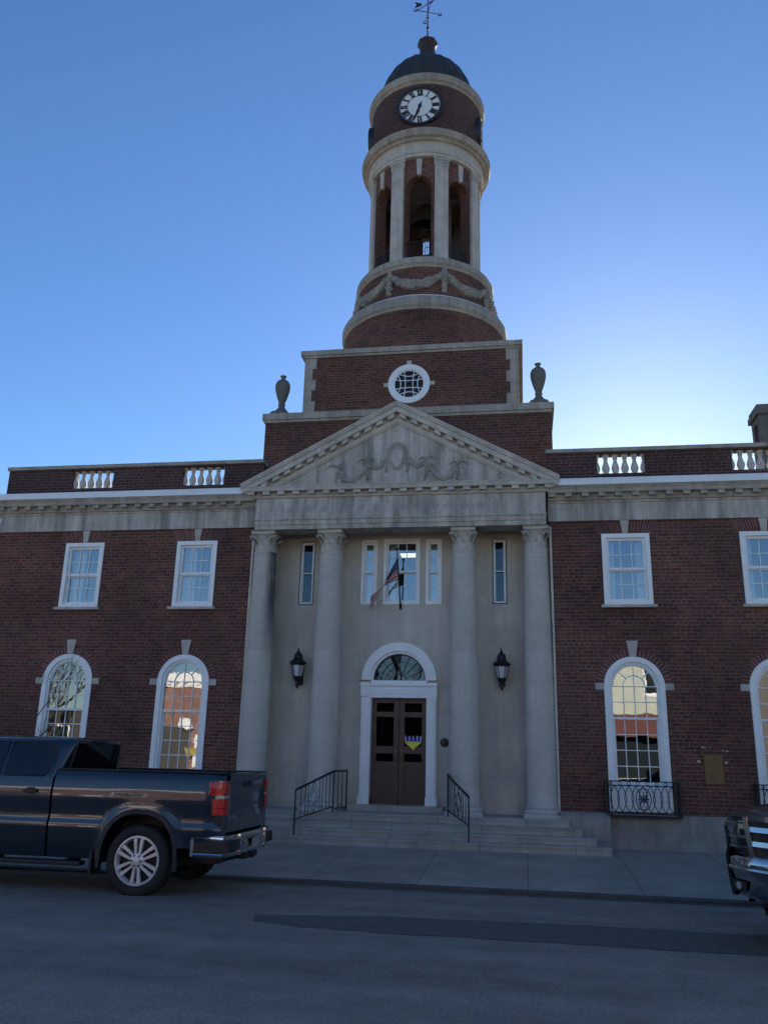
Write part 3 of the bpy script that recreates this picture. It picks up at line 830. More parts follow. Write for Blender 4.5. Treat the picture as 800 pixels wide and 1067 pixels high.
# oculus
oz = 10.17; oy = 18.225
mb = MB()
def ring_full(mb, cx, zc, r0, r1, y0, y1, n=40): arc_ring(mb, cx, zc, r0, r1, y0, y1, n, 0, 2*PI)
ring_full(mb, CX, oz, .37, .50, oy-.05, oy+.02); ring_full(mb, CX, oz, .34, .37, oy-.025, oy+.02)
ow = mb.build('oculus_window', M['white'], hall)
mb = MB(); mb.face([(CX+.35*math.cos(2*PI*k/40), oy-.006, oz+.35*math.sin(2*PI*k/40)) for k in range(40)]); mb.build('pane', M['glass_dark'], ow)
mb = MB()
rr = .35
for c in (-1, 1):
    for o_ in (.09, .20):
        pts = []
        for k in range(15):
            t = -1+2*k/14; v = o_+(.0 if o_ < .1 else .0)+(.075 if o_ > .1 else .03)*(t*t)
            y_ = t*math.sqrt(max(0, rr*rr-(o_+.05)**2)); pts.append((v, y_))
        bars(mb, [((CX+c*p[0], oz+p[1]), (CX+c*q[0], oz+q[1])) for p, q in zip(pts, pts[1:])], oy-.02, oy-.008, .018)
        bars(mb, [((CX+p[1], oz+c*p[0]), (CX+q[1], oz+c*q[0])) for p, q in zip(pts, pts[1:])], oy-.0205, oy-.0085, .018)
mb.build('glazing_bar', M['white'], ow)
for a in (0, PI/2, PI):
    mb = MB(); c, s = math.cos(a), math.sin(a); x, z = CX+c*.55, oz+s*.555
    mb.box(x-.05-(.0 if c == 0 else .01), x+.05+(.0 if abs(c) < .1 else .01), oy-.03, oy+.01, z-.05, z+.05); mb.build('keystone', M['stone'], ow)
# ------------------------------------------------------------------ tower cylinder
NT = 96
def tw(name, prof, mat, parent=hall, n=NT): return MB().lathe(prof, tower_c, n).build(name, mat, parent, angle=30)
tw('lower_drum', [(2.19,11.0),(2.19,12.56)], M['brick'])
tw('drum_ring', [(2.19,12.56),(2.225,12.565),(2.225,12.62),(2.275,12.68),(2.275,12.86),(2.24,12.93),(2.2,12.95)], M['stone_tower'])
tw('lead_flashing', [(2.215,12.945),(2.20,12.97),(2.0,13.10),(1.85,13.16)], M['flash'])
sw = tw('swag_drum', [(1.86,13.05),(1.86,14.0)], M['brick'])
tw('belfry_base', [(1.86,13.99),(1.875,14.0),(1.875,14.06),(1.92,14.11),(1.925,14.23),(1.90,14.28),(1.7,14.31),(1.15,14.31)], M['stone_tower'])
F0 = -PI/2            # direction of the facade
pil_a = [F0+PI/8+k*PI/4 for k in range(8)]
mb = MB()
def cyl(t, r, z): return (tower_c[0]+r*math.cos(t), tower_c[1]+r*math.sin(t), z)
for k in range(8):
    a, b = pil_a[k], pil_a[k]+PI/4
    pts = []; n = 22
    for i in range(n+1):
        q = i/n; t = a+(b-a)*q; pts.append(cyl(t, 1.885, 13.86-.42*(4*q*(1-q))**.9+.0))
    rad = [(.05+.095*math.sin(PI*i/n))*random.uniform(.85,1.15) for i in range(n+1)]
    mb.tube(pts, rad, 7)
    for i in range(1, n):
        for j in range(3):
            p = Vector(pts[i]); t = a+(b-a)*i/n; aa = random.uniform(-1.3,1.3)
            r_ = rad[i]; mb.blob((p.x+r_*.8*math.cos(aa)*math.cos(t), p.y+r_*.8*math.cos(aa)*math.sin(t), p.z+r_*.9*math.sin(aa)), .05,.05,.042, 5, 3, .35)
    for i in range(9):
        z = 13.86-.07*i; w_ = .07+.035*math.sin(PI*i/8)
        for j in range(2): mb.blob(cyl(a+random.uniform(-.02,.02), 1.89, z), w_*.8, w_*.8, .055, 6, 4, .3)
    mb.blob(cyl(a, 1.90, 13.90), .075, .075, .06, 7, 4, .2)
mb.build('swag', M['relief'], sw)
# belfry wall with eight arched openings
mb = MB(); Ro, Ri = 1.54, 1.24; zb, zsp, zc = 14.31, 16.72, 17.62; hw_ = .235   # half angle of opening
for k in range(8):
    c = F0+k*PI/4; n = 14
    A, B = c-PI/8, c+PI/8
    r_op = hw_*Ro
    def q(t, r, z): return cyl(t, r, z)
    def uvq(L): return [(t*Ro, z) for t, z in L]
    for s0, s1 in ((A, c-hw_), (c+hw_, B)):
        for rr, fl in ((Ro, 0), (Ri, 1)):
            for i in range(3):
                t0 = s0+(s1-s0)*i/3; t1 = s0+(s1-s0)*(i+1)/3
                L = [(t0,zb),(t1,zb),(t1,zc),(t0,zc)]
                if fl: L.reverse()
                mb.face([q(t, rr, z) for t, z in L], uvq(L))
    P = [(c-hw_*math.cos(PI*i/n), zsp+r_op*math.sin(PI*i/n)) for i in range(n+1)]
    for p, p2 in zip(P, P[1:]):
        for rr, fl in ((Ro, 0), (Ri, 1)):
            L = [p, p2, (p2[0], zc), (p[0], zc)]
            if fl: L.reverse()
            mb.face([q(t, rr, z) for t, z in L], uvq(L))
        mb.face([q(p[0],Ro,p[1]), q(p[0],Ri,p[1]), q(p2[0],Ri,p2[1]), q(p2[0],Ro,p2[1])], [(p[0]*Ro,0),(p[0]*Ro,.3),(p2[0]*Ro,.3),(p2[0]*Ro,0)])
    for t, s in ((c-hw_, 0), (c+hw_, 1)):
        L = [q(t,Ro,zb), q(t,Ri,zb), q(t,Ri,zsp), q(t,Ro,zsp)]; u = [(0,zb),(.3,zb),(.3,zsp),(0,zsp)]
        if s == 0: L.reverse(); u.reverse()
        mb.face(L, u)
bel = mb.build('belfry', M['brick'], hall)
for k in range(8):
    t = pil_a[k]; mb = MB(); h = .118
    def pil(h, r, z0, z1):
        p = [cyl(t-h, 1.5, z0), cyl(t-h, r, z0), cyl(t+h, r, z0), cyl(t+h, 1.5, z0), cyl(t-h, 1.5, z1), cyl(t-h, r, z1), cyl(t+h, r, z1), cyl(t+h, 1.5, z1)]
        mb.hexa([p[0],p[1],p[2],p[3],p[4],p[5],p[6],p[7]])
    pil(h, 1.615, 14.50, 17.36); pil(h+.025, 1.645, 14.31, 14.45); pil(h+.012, 1.63, 14.45, 14.50)
    pil(h+.006, 1.625, 17.36, 17.40); pil(h+.012, 1.63, 17.40, 17.56); pil(h+.03, 1.65, 17.56, 17.62)
    for j in range(4):
        tt = t-h*.85+h*1.7*j/3; p = cyl(tt, 1.635, 17.49); mb.blob(p, .028, .028, .055, 5, 4)
    mb.build('pilaster', M['stone'], bel)
    c = F0+k*PI/4; r_op = hw_*Ro; mb = MB()
    kz0, kz1 = zsp+r_op-.01, 17.60
    p = [cyl(c-.032,1.5,kz0), cyl(c-.032,1.585,kz0), cyl(c+.032,1.585,kz0), cyl(c+.032,1.5,kz0), cyl(c-.055,1.5,kz1), cyl(c-.055,1.585,kz1), cyl(c+.055,1.585,kz1), cyl(c+.055,1.5,kz1)]
    mb.hexa(p); mb.build('keystone', M['stone'], bel)
    mb = MB()
    for z in (14.42, 15.02): mb.tube([cyl(c-hw_+2*hw_*i/6, 1.47, z) for i in range(7)], .016, 5)
    for i in range(1, 12): mb.tube([cyl(c-hw_+2*hw_*i/12, 1.47, 14.42), cyl(c-hw_+2*hw_*i/12, 1.47, 15.02)], .009, 4)
    for i in range(3):
        tc_ = c-hw_+2*hw_*(i+.5)/3; mb.tube([cyl(tc_+.05*math.cos(2*PI*j/12), 1.472, 14.72+.13*math.sin(2*PI*j/12)) for j in range(13)], .009, 4)
    mb.build('railing', M['iron'], bel)
for k, gap in ((3, 0), (4, 1), (5, 0)):
    c = F0+k*PI/4; mb = MB()
    spans = ((-hw_-.02, hw_+.02, 14.3, 17.2),) if not gap else ((-hw_-.02, .03, 14.3, 17.2), (.18, hw_+.02, 14.3, 17.2), (.03, .18, 14.3, 16.42), (.03, .18, 17.04, 17.2))
    for a, b, z0, z1 in spans:
        p = [cyl(c+a,1.30,z0), cyl(c+b,1.30,z0), cyl(c+b,1.36,z0), cyl(c+a,1.36,z0), cyl(c+a,1.30,z1), cyl(c+b,1.30,z1), cyl(c+b,1.36,z1), cyl(c+a,1.36,z1)]
        mb.hexa(p)
    mb.build('louvre_board', M['room'], bel)
tw('belfry_floor', [(.001,14.36),(1.25,14.36)], M['room'], hall, 32)
MB().lathe([(1.3,17.4),(.001,17.4)], tower_c, 32).build('belfry_ceiling', M['room'], hall)
mb = MB(); mb.box(CX-1.2, CX+1.2, 21.0, 21.2, 17.25, 17.39)
mb.box(CX-.75, CX-.62, 21.02, 21.18, 14.36, 17.25); mb.box(CX+.62, CX+.75, 21.02, 21.18, 14.36, 17.25)
mb.build('bell_frame', M['room'], hall)
bell = thing('bell', 'dark bronze bell hanging inside the arched belfry of the clock tower', 'bell', (CX, 21.1, 17.0))
MB().lathe([(.48,16.42),(.50,16.44),(.43,16.55),(.35,16.70),(.30,16.9),(.27,17.03),(.20,17.11),(.07,17.14),(.05,17.26)], tower_c, 36).build('bell_body', M['bell'], bell)
MB().lathe([(.001,16.28),(.06,16.31),(.08,16.38),(.04,16.45),(.02,16.55),(.02,17.0)], tower_c, 16).build('clapper', M['iron'], bell)
tw('belfry_entablature', [(1.50,17.62),(1.655,17.621),(1.655,17.72),(1.68,17.73),(1.68,17.80),(1.665,17.81),(1.665,18.02),(1.70,18.06)], M['stone'])
tw('belfry_cornice', [(1.69,18.06),(1.76,18.08),(1.78,18.14),(1.86,18.17),(1.87,18.26),(1.895,18.30),(1.90,18.36),(1.85,18.38),(1.6,18.43)], M['stone_tower'])
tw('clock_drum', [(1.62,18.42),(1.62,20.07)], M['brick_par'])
tw('drum_cornice', [(1.61,20.06),(1.65,20.07),(1.66,20.13),(1.715,20.17),(1.72,20.26),(1.74,20.30),(1.745,20.36),(1.70,20.39),(1.5,20.45),(1.42,20.46)], M['stone_tower'])
dprof = [(1.46,20.44),(1.46,20.60),(1.42,20.64),(1.40,20.72)]
for k in range(1, 19):
    t = PI/2*k/18; dprof.append((max(.22, 1.40*math.cos(t)), 20.72+1.52*math.sin(t)))
dome = tw('dome', dprof, M['copper'])
mb = MB()
for k in range(24):
    t = 2*PI*k/24; mb.tube([cyl(t, 1.402*math.cos(PI/2*i/14), 20.72+1.522*math.sin(PI/2*i/14)) for i in range(13)], .014, 4, False)
mb.build('seam', M['copper'], dome)
cup = tw('cupola', [(.30,22.1),(.30,22.42),(.245,22.46),(.245,22.98),(.26,23.0),(.315,23.05),(.315,23.14),(.27,23.18),(.12,23.25),(.03,23.3)], M['brown'], hall, 8)
mb = MB(); mb.tube([(CX,21.1,23.05),(CX,21.1,24.9)], [.025,.016], 6); mb.blob((CX,21.1,23.75),.05,.05,.05); mb.blob((CX,21.1,24.15),.04,.04,.04)
vane = mb.build('weather_vane', M['iron'], hall)
def dirbar(a, L): return (CX+L*math.cos(a), 21.1+L*math.sin(a))
mb = MB()
for a in (.35, .35+PI/2, .35+PI, .35+1.5*PI):
    e = dirbar(a, .40); mb.tube([(CX,21.1,24.38),(e[0],e[1],24.38)], .012, 5)
    mb.box(e[0]-.05, e[0]+.05, e[1]-.012, e[1]+.012, 24.33, 24.35); mb.box(e[0]-.05, e[0]-.03, e[1]-.012, e[1]+.012, 24.33, 24.45); mb.box(e[0]+.03, e[0]+.05, e[1]-.012, e[1]+.012, 24.33, 24.45)
mb.build('direction_arm', M['iron'], vane)
mb = MB(); a = -.5
mb.tube([(CX-.45*math.cos(a),21.1-.45*math.sin(a),24.72),(CX+.45*math.cos(a),21.1+.45*math.sin(a),24.72)], .014, 5)
mb.prism([(CX-.42,24.62),(CX-.2,24.68),(CX-.2,24.76),(CX-.42,24.84),(CX-.36,24.73)], 21.09, 21.11); mb.build('arrow', M['iron'], vane)
# clocks
def clock(a):
    """disc clock set on the drum facing direction a"""
    cz = 19.31; ca, sa = math.cos(a), math.sin(a)
    def W(x, z, d): # local x to the right seen from outside, depth d outwards from drum axis
        return (tower_c[0]+ca*d-sa*x*1.0, tower_c[1]+sa*d+ca*x*1.0, cz+z)
    def ring(mb, r0, r1, d0, d1, n=48):
        for k in range(n):
            t0, t1 = 2*PI*k/n, 2*PI*(k+1)/n
            f = lambda r, t, d: W(r*math.cos(t), r*math.sin(t), d)
            mb.face([f(r0,t0,d1), f(r1,t0,d1), f(r1,t1,d1), f(r0,t1,d1)])
            mb.face([f(r1,t0,d1), f(r1,t0,d0), f(r1,t1,d0), f(r1,t1,d1)], None, True)
            if r0 > 0: mb.face([f(r0,t1,d1), f(r0,t1,d0), f(r0,t0,d0), f(r0,t0,d1)], None, True)
    d = 1.635
    mb = MB(); ring(mb, .585, .645, 1.46, d+.025)
    cl = mb.build('clock', M['iron'], hall)
    mb = MB()
    mb.face([W(.60*math.cos(2*PI*k/48), .60*math.sin(2*PI*k/48), d) for k in range(48)]); mb.build('clock_face', M['clockface'], cl)
    mb = MB(); ring(mb, .555, .568, d, d+.006); ring(mb, .345, .357, d, d+.006)
    for k in range(60):
        t = 2*PI*k/60; c, s = math.cos(t), math.sin(t); h = .009
        mb.face([W(.57*c+h*s, .57*s-h*c, d+.005), W(.598*c+h*s, .598*s-h*c, d+.005), W(.598*c-h*s, .598*s+h*c, d+.005), W(.57*c-h*s, .57*s+h*c, d+.005)])
    mb.build('minute_track', M['black'], cl)
    mb = MB()
    def stroke(t, x0, y0, x1, y1, wd):
        # local: x tangential, y radial (y=0 inner edge .37 .. 1 outer .54)
        ct, st = math.cos(t), math.sin(t)
        def g_(x, y): r = .37+.165*y; return (r*st+x*ct, r*ct-x*st)
        p, q_ = Vector(g_(x0,y0)), Vector(g_(x1,y1)); dv = (q_-p).normalized(); nn = Vector((-dv.y, dv.x))*wd*.75
        mb.face([W(*(p-nn), d+.008), W(*(q_-nn), d+.008), W(*(q_+nn), d+.008), W(*(p+nn), d+.008)])
    glyph = {'I': (.042, [(0,0,0,1,.024)]), 'V': (.085, [(-.034,1,0,0,.026),(.034,1,0,0,.013)]), 'X': (.085, [(-.034,1,.034,0,.026),(.034,1,-.034,0,.013)])}
    for hr, s in enumerate(('XII','I','II','III','IIII','V','VI','VII','VIII','IX','X','XI')):
        mb = MB(); t = 2*PI*hr/12; W_ = sum(glyph[c][0] for c in s); x = -W_/2
        for c in s:
            gw, st_ = glyph[c]
            for q_ in st_: stroke(t, x+gw/2+q_[0], q_[1], x+gw/2+q_[2], q_[3], q_[4])
            x += gw
        for y_ in (0, 1): stroke(t, -W_/2+.006, y_, W_/2-.006, y_, .012)
        mb.build('numeral', M['black'], cl)
    def hand(name, t, L, w0, tail, dd):
        ct, st = math.cos(t), math.sin(t)
        g_ = lambda x, y: W(y*st+x*ct, y*ct-x*st, dd)
        mb = MB(); mb.face([g_(-w0*.6,-tail), g_(w0*.6,-tail), g_(w0*.5,0), g_(w0,L*.62), g_(0,L), g_(-w0,L*.62), g_(-w0*.5,0)]); mb.build(name, M['black'], cl)
    hand('hour_hand', 2*PI*6.55/12, .34, .045, .09, d+.02); hand('minute_hand', 2*PI*33/60, .54, .03, .14, d+.03)
    mb = MB(); ring(mb, 0, .05, d, d+.04, 20); mb.build('hub', M['black'], cl)
M['clockface'] = plain('white_clock_dial', (.74,.74,.72), .5, 0, .04, 3)
for a in (F0, F0-PI/2, F0+PI/2): clock(a)
# chimney
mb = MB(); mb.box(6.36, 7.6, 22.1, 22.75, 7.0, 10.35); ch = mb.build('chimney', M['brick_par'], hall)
mb = MB(); mb.box(6.30, 6.52, 22.05, 22.25, 7.0, 10.45); mb.box(6.30, 6.5, 22.6, 22.79, 7.0, 10.45); mb.box(6.30, 7.65, 22.04, 22.80, 10.45, 10.62); mb.box(6.23, 7.72, 21.97, 22.86, 10.62, 10.78); mb.box(6.26, 7.69, 22.0, 22.83, 10.78, 10.9); mb.build('stone_cap', M['urn'], ch)

# ------------------------------------------------------------------ things on and around the hall
urn = thing('stone_urn', 'stone urn on the tower base, left of the pediment', 'urn', (-5.50, 17.80, 9.267))
uprof = [(.17,.10),(.16,.14),(.11,.20),(.075,.25),(.07,.28),(.085,.30),(.085,.325),(.07,.34),(.075,.37),(.12,.50),(.165,.66),(.178,.76),(.172,.84),(.14,.91),(.08,.955),(.05,.98),(.045,1.01),(.07,1.04),(.075,1.06),(.04,1.075),(.001,1.085)]
MB().lathe([(r, 9.267+z) for r, z in uprof], (-5.50,17.80), 28).build('urn_body', M['urn'], urn)
mb = MB(); mb.box(-5.71, -5.29, 17.59, 18.01, 9.267, 9.33); mb.box(-5.68, -5.32, 17.62, 17.98, 9.33, 9.37); mb.build('pedestal', M['urn'], urn)
dup(urn, (.475, 17.80, 9.267), 0, 'stone urn on the tower base, right of the pediment')
for u in [o for o in COL.objects if o.name.startswith('stone_urn')]: u['group'] = 'stone urns on the tower base'

def build_lantern(x, label):
    y = 17.25; L = thing('wall_lantern', label, 'lantern', (x, y, 3.0), group='wall lanterns beside the doorway')
    n = 6
    mb = MB()
    mb.lathe([(.001,2.95),(.022,2.99),(.04,3.04),(.03,3.09),(.065,3.14),(.085,3.18),(.095,3.20),(.085,3.215)], (x,y), n, smooth=False)
    for k in range(n):
        t = 2*PI*k/n; mb.tube([(x+.088*math.cos(t), y+.088*math.sin(t), 3.205),(x+.142*math.cos(t), y+.142*math.sin(t), 3.44)], .007, 4)
    mb.lathe([(.13,3.43),(.145,3.435),(.145,3.455),(.135,3.46)], (x,y), n, smooth=False)
    mb.build('lantern_frame', M['iron'], L)
    MB().lathe([(.084,3.21),(.136,3.435)], (x,y), n, smooth=False).build('lantern_glass', M['lampglass'], L)
    mb = MB(); mb.lathe([(.13,3.46),(.185,3.475),(.19,3.49),(.15,3.52),(.10,3.56),(.09,3.60),(.088,3.64),(.07,3.68),(.04,3.705),(.03,3.715),(.035,3.73),(.018,3.75),(.012,3.79),(.004,3.83)], (x,y), 12); mb.build('lantern_roof', M['iron'], L)
    mb = MB(); mb.box(x-.06, x+.06, 17.475, 17.499, 3.05, 3.40); mb.tube([(x,17.48,3.32),(x,17.42,3.12),(x,17.34,3.05),(x,y,3.06)], .016, 6); mb.tube([(x,17.48,3.12),(x,17.40,3.18),(x,17.33,3.12),(x,17.36,3.05)], .010, 5); mb.build('bracket', M['iron'], L)
build_lantern(-4.63, 'black iron wall lantern with frosted panes, left of the doorway')
build_lantern(-.43, 'black iron wall lantern with frosted panes, right of the doorway')

# steps
mb = MB()
zst = [.272, .388, .51, .630]; yst = [15.40, 15.70, 16.0, 16.30]; xr = [1.38, 1.16, .95, .74]
for k in range(4):
    x1 = xr[k]; x0 = 2*CX-x1; zb_ = .05 if k == 0 else zst[k-1]-.02
    ye = 17.495 if k == 3 else 16.66
    if k == 3:
        mb.box(bx0+.015, bx1-.015, 16.66, ye, zb_, zst[k]-.0); 
    mb.box(x0, x1, yst[k]+.018, 16.66, zb_, zst[k]-.035); mb.box(x0-.012, x1+.012, yst[k], 16.66, zst[k]-.035, zst[k])
mb.box(CX-.95, CX+.95, 17.12, 17.495, .632, .74)
st = mb.build('entrance_steps', M['stone_step']); tag(st, 'grey granite entrance steps leading up to the portico doorway', 'steps')

# stair railings
def rail_thing(label, x_f, x_r, y_f, y_r, z_f, z_r, h_f, h_r, ret):
    t = thing('stair_railing', label, 'railing', (x_f, y_f, z_f), group='iron railings on the entrance steps')
    def P(s, h): # s along the slope 0 front..1 rear, h above floor line
        return (x_f+(x_r-x_f)*s, y_f+(y_r-y_f)*s, z_f+(z_r-z_f)*s + h)
    mb = MB()
    mb.tube([P(0,0), P(0,h_f)], .016, 6); mb.build('post', M['iron'], t); mb = MB(); mb.tube([P(1,0), P(1,h_r)], .016, 6)
    mb.build('post', M['iron'], t)
    mb = MB(); a, b = P(0,h_f), P(1,h_r); mb.tube([a, b], .022, 6); mb.build('handrail', M['iron'], t)
    mb = MB(); lo0, lo1 = P(0,.27), P(1,.10)
    mb.tube([lo0, lo1], .012, 5)
    def lerp(u, v, s): return tuple(u[i]+(v[i]-u[i])*s for i in range(3))
    for s in (.14,.26,.70,.80,.90): mb.tube([lerp(lo0,lo1,s), lerp(a,b,s)], .0075, 4)
    def pt(s, q): return lerp(lerp(lo0,lo1,s), lerp(a,b,s), q)
    for q in ((.48,.02,.33,.5),(.33,.5,.48,.98),(.48,.98,.63,.5),(.63,.5,.48,.02),(.48,.2,.40,.5),(.40,.5,.48,.8),(.48,.8,.56,.5),(.56,.5,.48,.2),(.33,0,.33,1),(.63,0,.63,1)):
        mb.tube([pt(q[0],q[1]), pt(q[2],q[3])], .007, 4)
    mb.build('baluster', M['iron'], t)
    mb = MB(); rx, ry = ret
    e0 = P(1,h_r); e1 = (e0[0]+rx, e0[1]+ry, e0[2]+.005); f0 = P(1,.06); f1 = (f0[0]+rx, f0[1]+ry, f0[2])
    mb.tube([e0, e1], .022, 6); mb.tube([f0, f1], .012, 5); mb.tube([(e1[0],e1[1],z_r), e1], .016, 6)
    for s in (.35,.65): mb.tube([lerp(f0,f1,s), lerp(e0,e1,s)], .008, 4)
    mb.build('return_panel', M['iron'], t)
rail_thing('black iron stair railing on the left of the steps, nearer the blue pickup', -4.08, -3.58, 15.50, 16.36, .272, .63, .765, .735, (.10,.75))
rail_thing('black iron stair railing on the right of the steps, before the inner column', -.985, -1.425, 15.44, 16.36, .272, .63, .74, .715, (-.06,.75))

# balconettes
def balcony(cx, label):
    x0, x1, y0, z0, z1 = cx-.65, cx+.65, 16.50, .735, 1.325
    t = thing('balcony_rail', label, 'balcony rail', (cx, y0, z0), group='iron balcony rails under the arched windows')
    mb = MB()
    for z in (z0, z0+.06, z1-.075, z1): mb.tube([(x0,16.74,z),(x0,y0,z),(x1,y0,z),(x1,16.74,z)], .010, 5)
    for x in (x0, x0+.09, x1-.09, x1): mb.box(x-.010, x+.010, y0-.01, y0+.01, z0, z1)
    for x in (x0, x1): mb.box(x-.012, x+.012, 16.72, 16.745, z0, z1)
    mb.box(x0, x1, y0, 16.655, z0-.025, z0-.008)
    mb.build('rail_frame', M['iron'], t)
    mb = MB(); a, b = x0+.09, x1-.09; zz0, zz1 = z0+.06, z1-.075; n = 9; step = (b-a)/n
    for k in range(n):
        for sg in (-1, 1):
            mb.tube([(a+step*(k+.5)+sg*step*.5*math.cos(PI*(i/10-.5))*1.25-sg*.0, y0, zz0+(zz1-zz0)*i/10) for i in range(11)], .007, 4)
    mc = (a+b)/2; zm = (zz0+zz1)/2
    mb.tube([(mc+.13*math.cos(2*PI*i/20), y0-.008, zm+.19*math.sin(2*PI*i/20)) for i in range(21)], .008, 4)
    for i in range(8):
        t_ = 2*PI*i/8; rr_ = .10; mb.tube([(mc, y0-.01, zm), (mc+rr_*math.cos(t_), y0-.01, zm+1.3*rr_*math.sin(t_))], .007, 4)
    mb.tube([(mc+.07*(1 if i % 2 == 0 else .45)*math.cos(2*PI*i/16), y0-.012, zm+.10*(1 if i % 2 == 0 else .45)*math.sin(2*PI*i/16)) for i in range(17)], .007, 4)
    for k in range(8):
        x = a+(b-a)*k/7; mb.tube([(x+.03*math.cos(2*PI*i/10), y0, z1-.0375+.026*math.sin(2*PI*i/10)) for i in range(11)], .005, 4)
    for x in (x0, x1):
        for k in range(1, 4): mb.box(x-.006, x+.006, y0+.06*k, y0+.06*k+.008, z0, z1)
    mb.build('scrollwork', M['iron'], t)
balcony(2.07, 'black iron balcony rail before a white panel, left of the bronze plaque')
balcony(4.68, 'black iron balcony rail at the right edge, behind the black pickup')

# plaque, medallion
pl = thing('wall_plaque', 'bronze rectangular plaque fixed to the brick wall between two arched windows', 'plaque', (3.36, 16.745, 1.31))
mb = MB(); mb.box(3.20, 3.525, 16.72, 16.748, 1.31, 1.82); mb.build('plaque_plate', M['brass'], pl)
mb = MB(); frame_rect(mb, 3.20, 3.525, 1.31, 1.82, .018, 16.708, 16.7195); mb.box(3.30, 3.43, 16.714, 16.7195, 1.735, 1.765)
for k in range(9): mb.box(3.245, 3.48-.04*(k % 3 == 2), 16.7165, 16.7195, 1.66-.032*k, 1.668-.032*k)
mb.build('raised_text', M['brass'], pl)
mb = MB()
for x, z, r_ in ((3.11,1.70,.028),(3.585,1.69,.026),(3.06,1.885,.012),(3.2,1.95,.02),(3.24,1.935,.014),(3.55,1.9,.016),(3.62,1.89,.018),(3.33,1.96,.01)):
    n = 8; mb.face([(x+r_*random.uniform(.6,1.1)*math.cos(-2*PI*k/n)*1.3, 16.7455, z+r_*random.uniform(.6,1.1)*math.sin(-2*PI*k/n)) for k in range(n)][::-1])
mb.build('mortar_scar', plain('pale_mortar_patch', (.55,.5,.47), .9), hall)
md = thing('door_medallion', 'small dark bronze round medallion on the portico wall to the right of the doors', 'medallion', (-1.595, 17.5, 1.95))
MB().tube([(-1.595,17.498,1.955),(-1.595,17.47,1.955),(-1.595,17.46,1.955)], [.085,.085,.05], 20).build('medallion_disc', M['iron'], md)
mb = MB(); mb.tube([(-1.595,17.462,1.955),(-1.595,17.42,1.955)], [.04,.032], 12); mb.build('medallion_boss', M['iron'], md)

# heart sign on the right-hand door
hs = thing('heart_sign', 'paper heart, blue above and yellow below, on the right door leaf', 'paper sign', (-2.235, 17.57, 1.94))
pts = []
for k in range(40):
    t = 2*PI*k/40; X = 16*math.sin(t)**3; Z = 13*math.cos(t)-5*math.cos(2*t)-2*math.cos(3*t)-math.cos(4*t); pts.append((X/17*.185, Z/17*.165))
def clip(poly, z0, above):
    out = []
    for a, b in zip(poly, poly[1:]+poly[:1]):
        ina = (a[1] >= z0) == above; inb = (b[1] >= z0) == above
        if ina: out.append(a)
        if ina != inb: s = (z0-a[1])/(b[1]-a[1]); out.append((a[0]+s*(b[0]-a[0]), z0))
    return out
for nm, ab, col in (('blue_half', True, (.03,.035,.30)), ('yellow_half', False, (.80,.68,.08))):
    q = clip(pts, .015, ab); q = q[::-1]
    mb = MB(); mb.prism([(-2.235+x, 1.945+z) for x, z in q], 17.566, 17.572); mb.build(nm, plain(nm+'_paper', col, .7, 0, .05), hs)
mb = MB()
for x in (-2.39,-2.31,-2.235,-2.15,-2.08): mb.box(x-.006, x+.006, 17.5635, 17.5655, 1.97, 2.075)
mb.build('pale_streak', M['white'], hs)

# flag on an angled pole over the door
fp = thing('flag', 'stars and stripes flag hanging from an angled pole over the doorway', 'flag', (CX, 17.5, 4.66))
b0 = Vector((-2.53, 17.48, 4.69)); b1 = Vector((-2.565, 17.06, 5.83))
mb = MB(); mb.tube([b0, b1], [.017,.013], 8); mb.blob(b1+Vector((0,-.01,.02)), .03,.03,.03, 8, 5); mb.build('flag_pole', M['iron'], fp)
mb = MB(); mb.box(-2.555,-2.505,17.47,17.499,4.64,4.75); mb.tube([(-2.53,17.48,4.69),(-2.53,17.43,4.75)], .024, 8); mb.build('pole_bracket', M['iron'], fp)
def flagmat():
    m, nt, b, out = newmat('flag_cloth'); sx = N(nt, 'ShaderNodeSeparateXYZ'); nt.links.new(coords(nt, 'UV'), sx.inputs[0])
    def mt(op, a, c):
        n = N(nt, 'ShaderNodeMath', operation=op)
        for i, val in enumerate((a, c)):
            if val is None: continue
            if hasattr(val, 'links'): nt.links.new(val, n.inputs[i])
            else: n.inputs[i].default_value = val
        return n.outputs[0]
    st = mt('LESS_THAN', mt('FRACT', mt('MULTIPLY', sx.outputs[1], 6.5), None), .5)
    c = mixc(nt, st, (.55,.54,.52), (.36,.022,.026))
    cant = mt('MULTIPLY', mt('LESS_THAN', sx.outputs[0], .42), mt('GREATER_THAN', sx.outputs[1], .46))
    mp = N(nt, 'ShaderNodeCombineXYZ'); nt.links.new(mt('MULTIPLY', sx.outputs[0], 14), mp.inputs[0]); nt.links.new(mt('MULTIPLY', sx.outputs[1], 9.3), mp.inputs[1])
    vo = N(nt, 'ShaderNodeTexVoronoi'); vo.inputs['Scale'].default_value = 1; vo.inputs['Randomness'].default_value = 0
    nt.links.new(mp.outputs[0], vo.inputs[0])
    star = mt('LESS_THAN', vo.outputs[0], .25)
    blue = mixc(nt, star, (.02,.028,.11), (.35,.35,.35))
    nt.links.new(mixc(nt, cant, c, blue), b.inputs['Base Color']); b.inputs['Roughness'].default_value = .9
    return m
P = []; UV = []
nu, nv = 26, 14
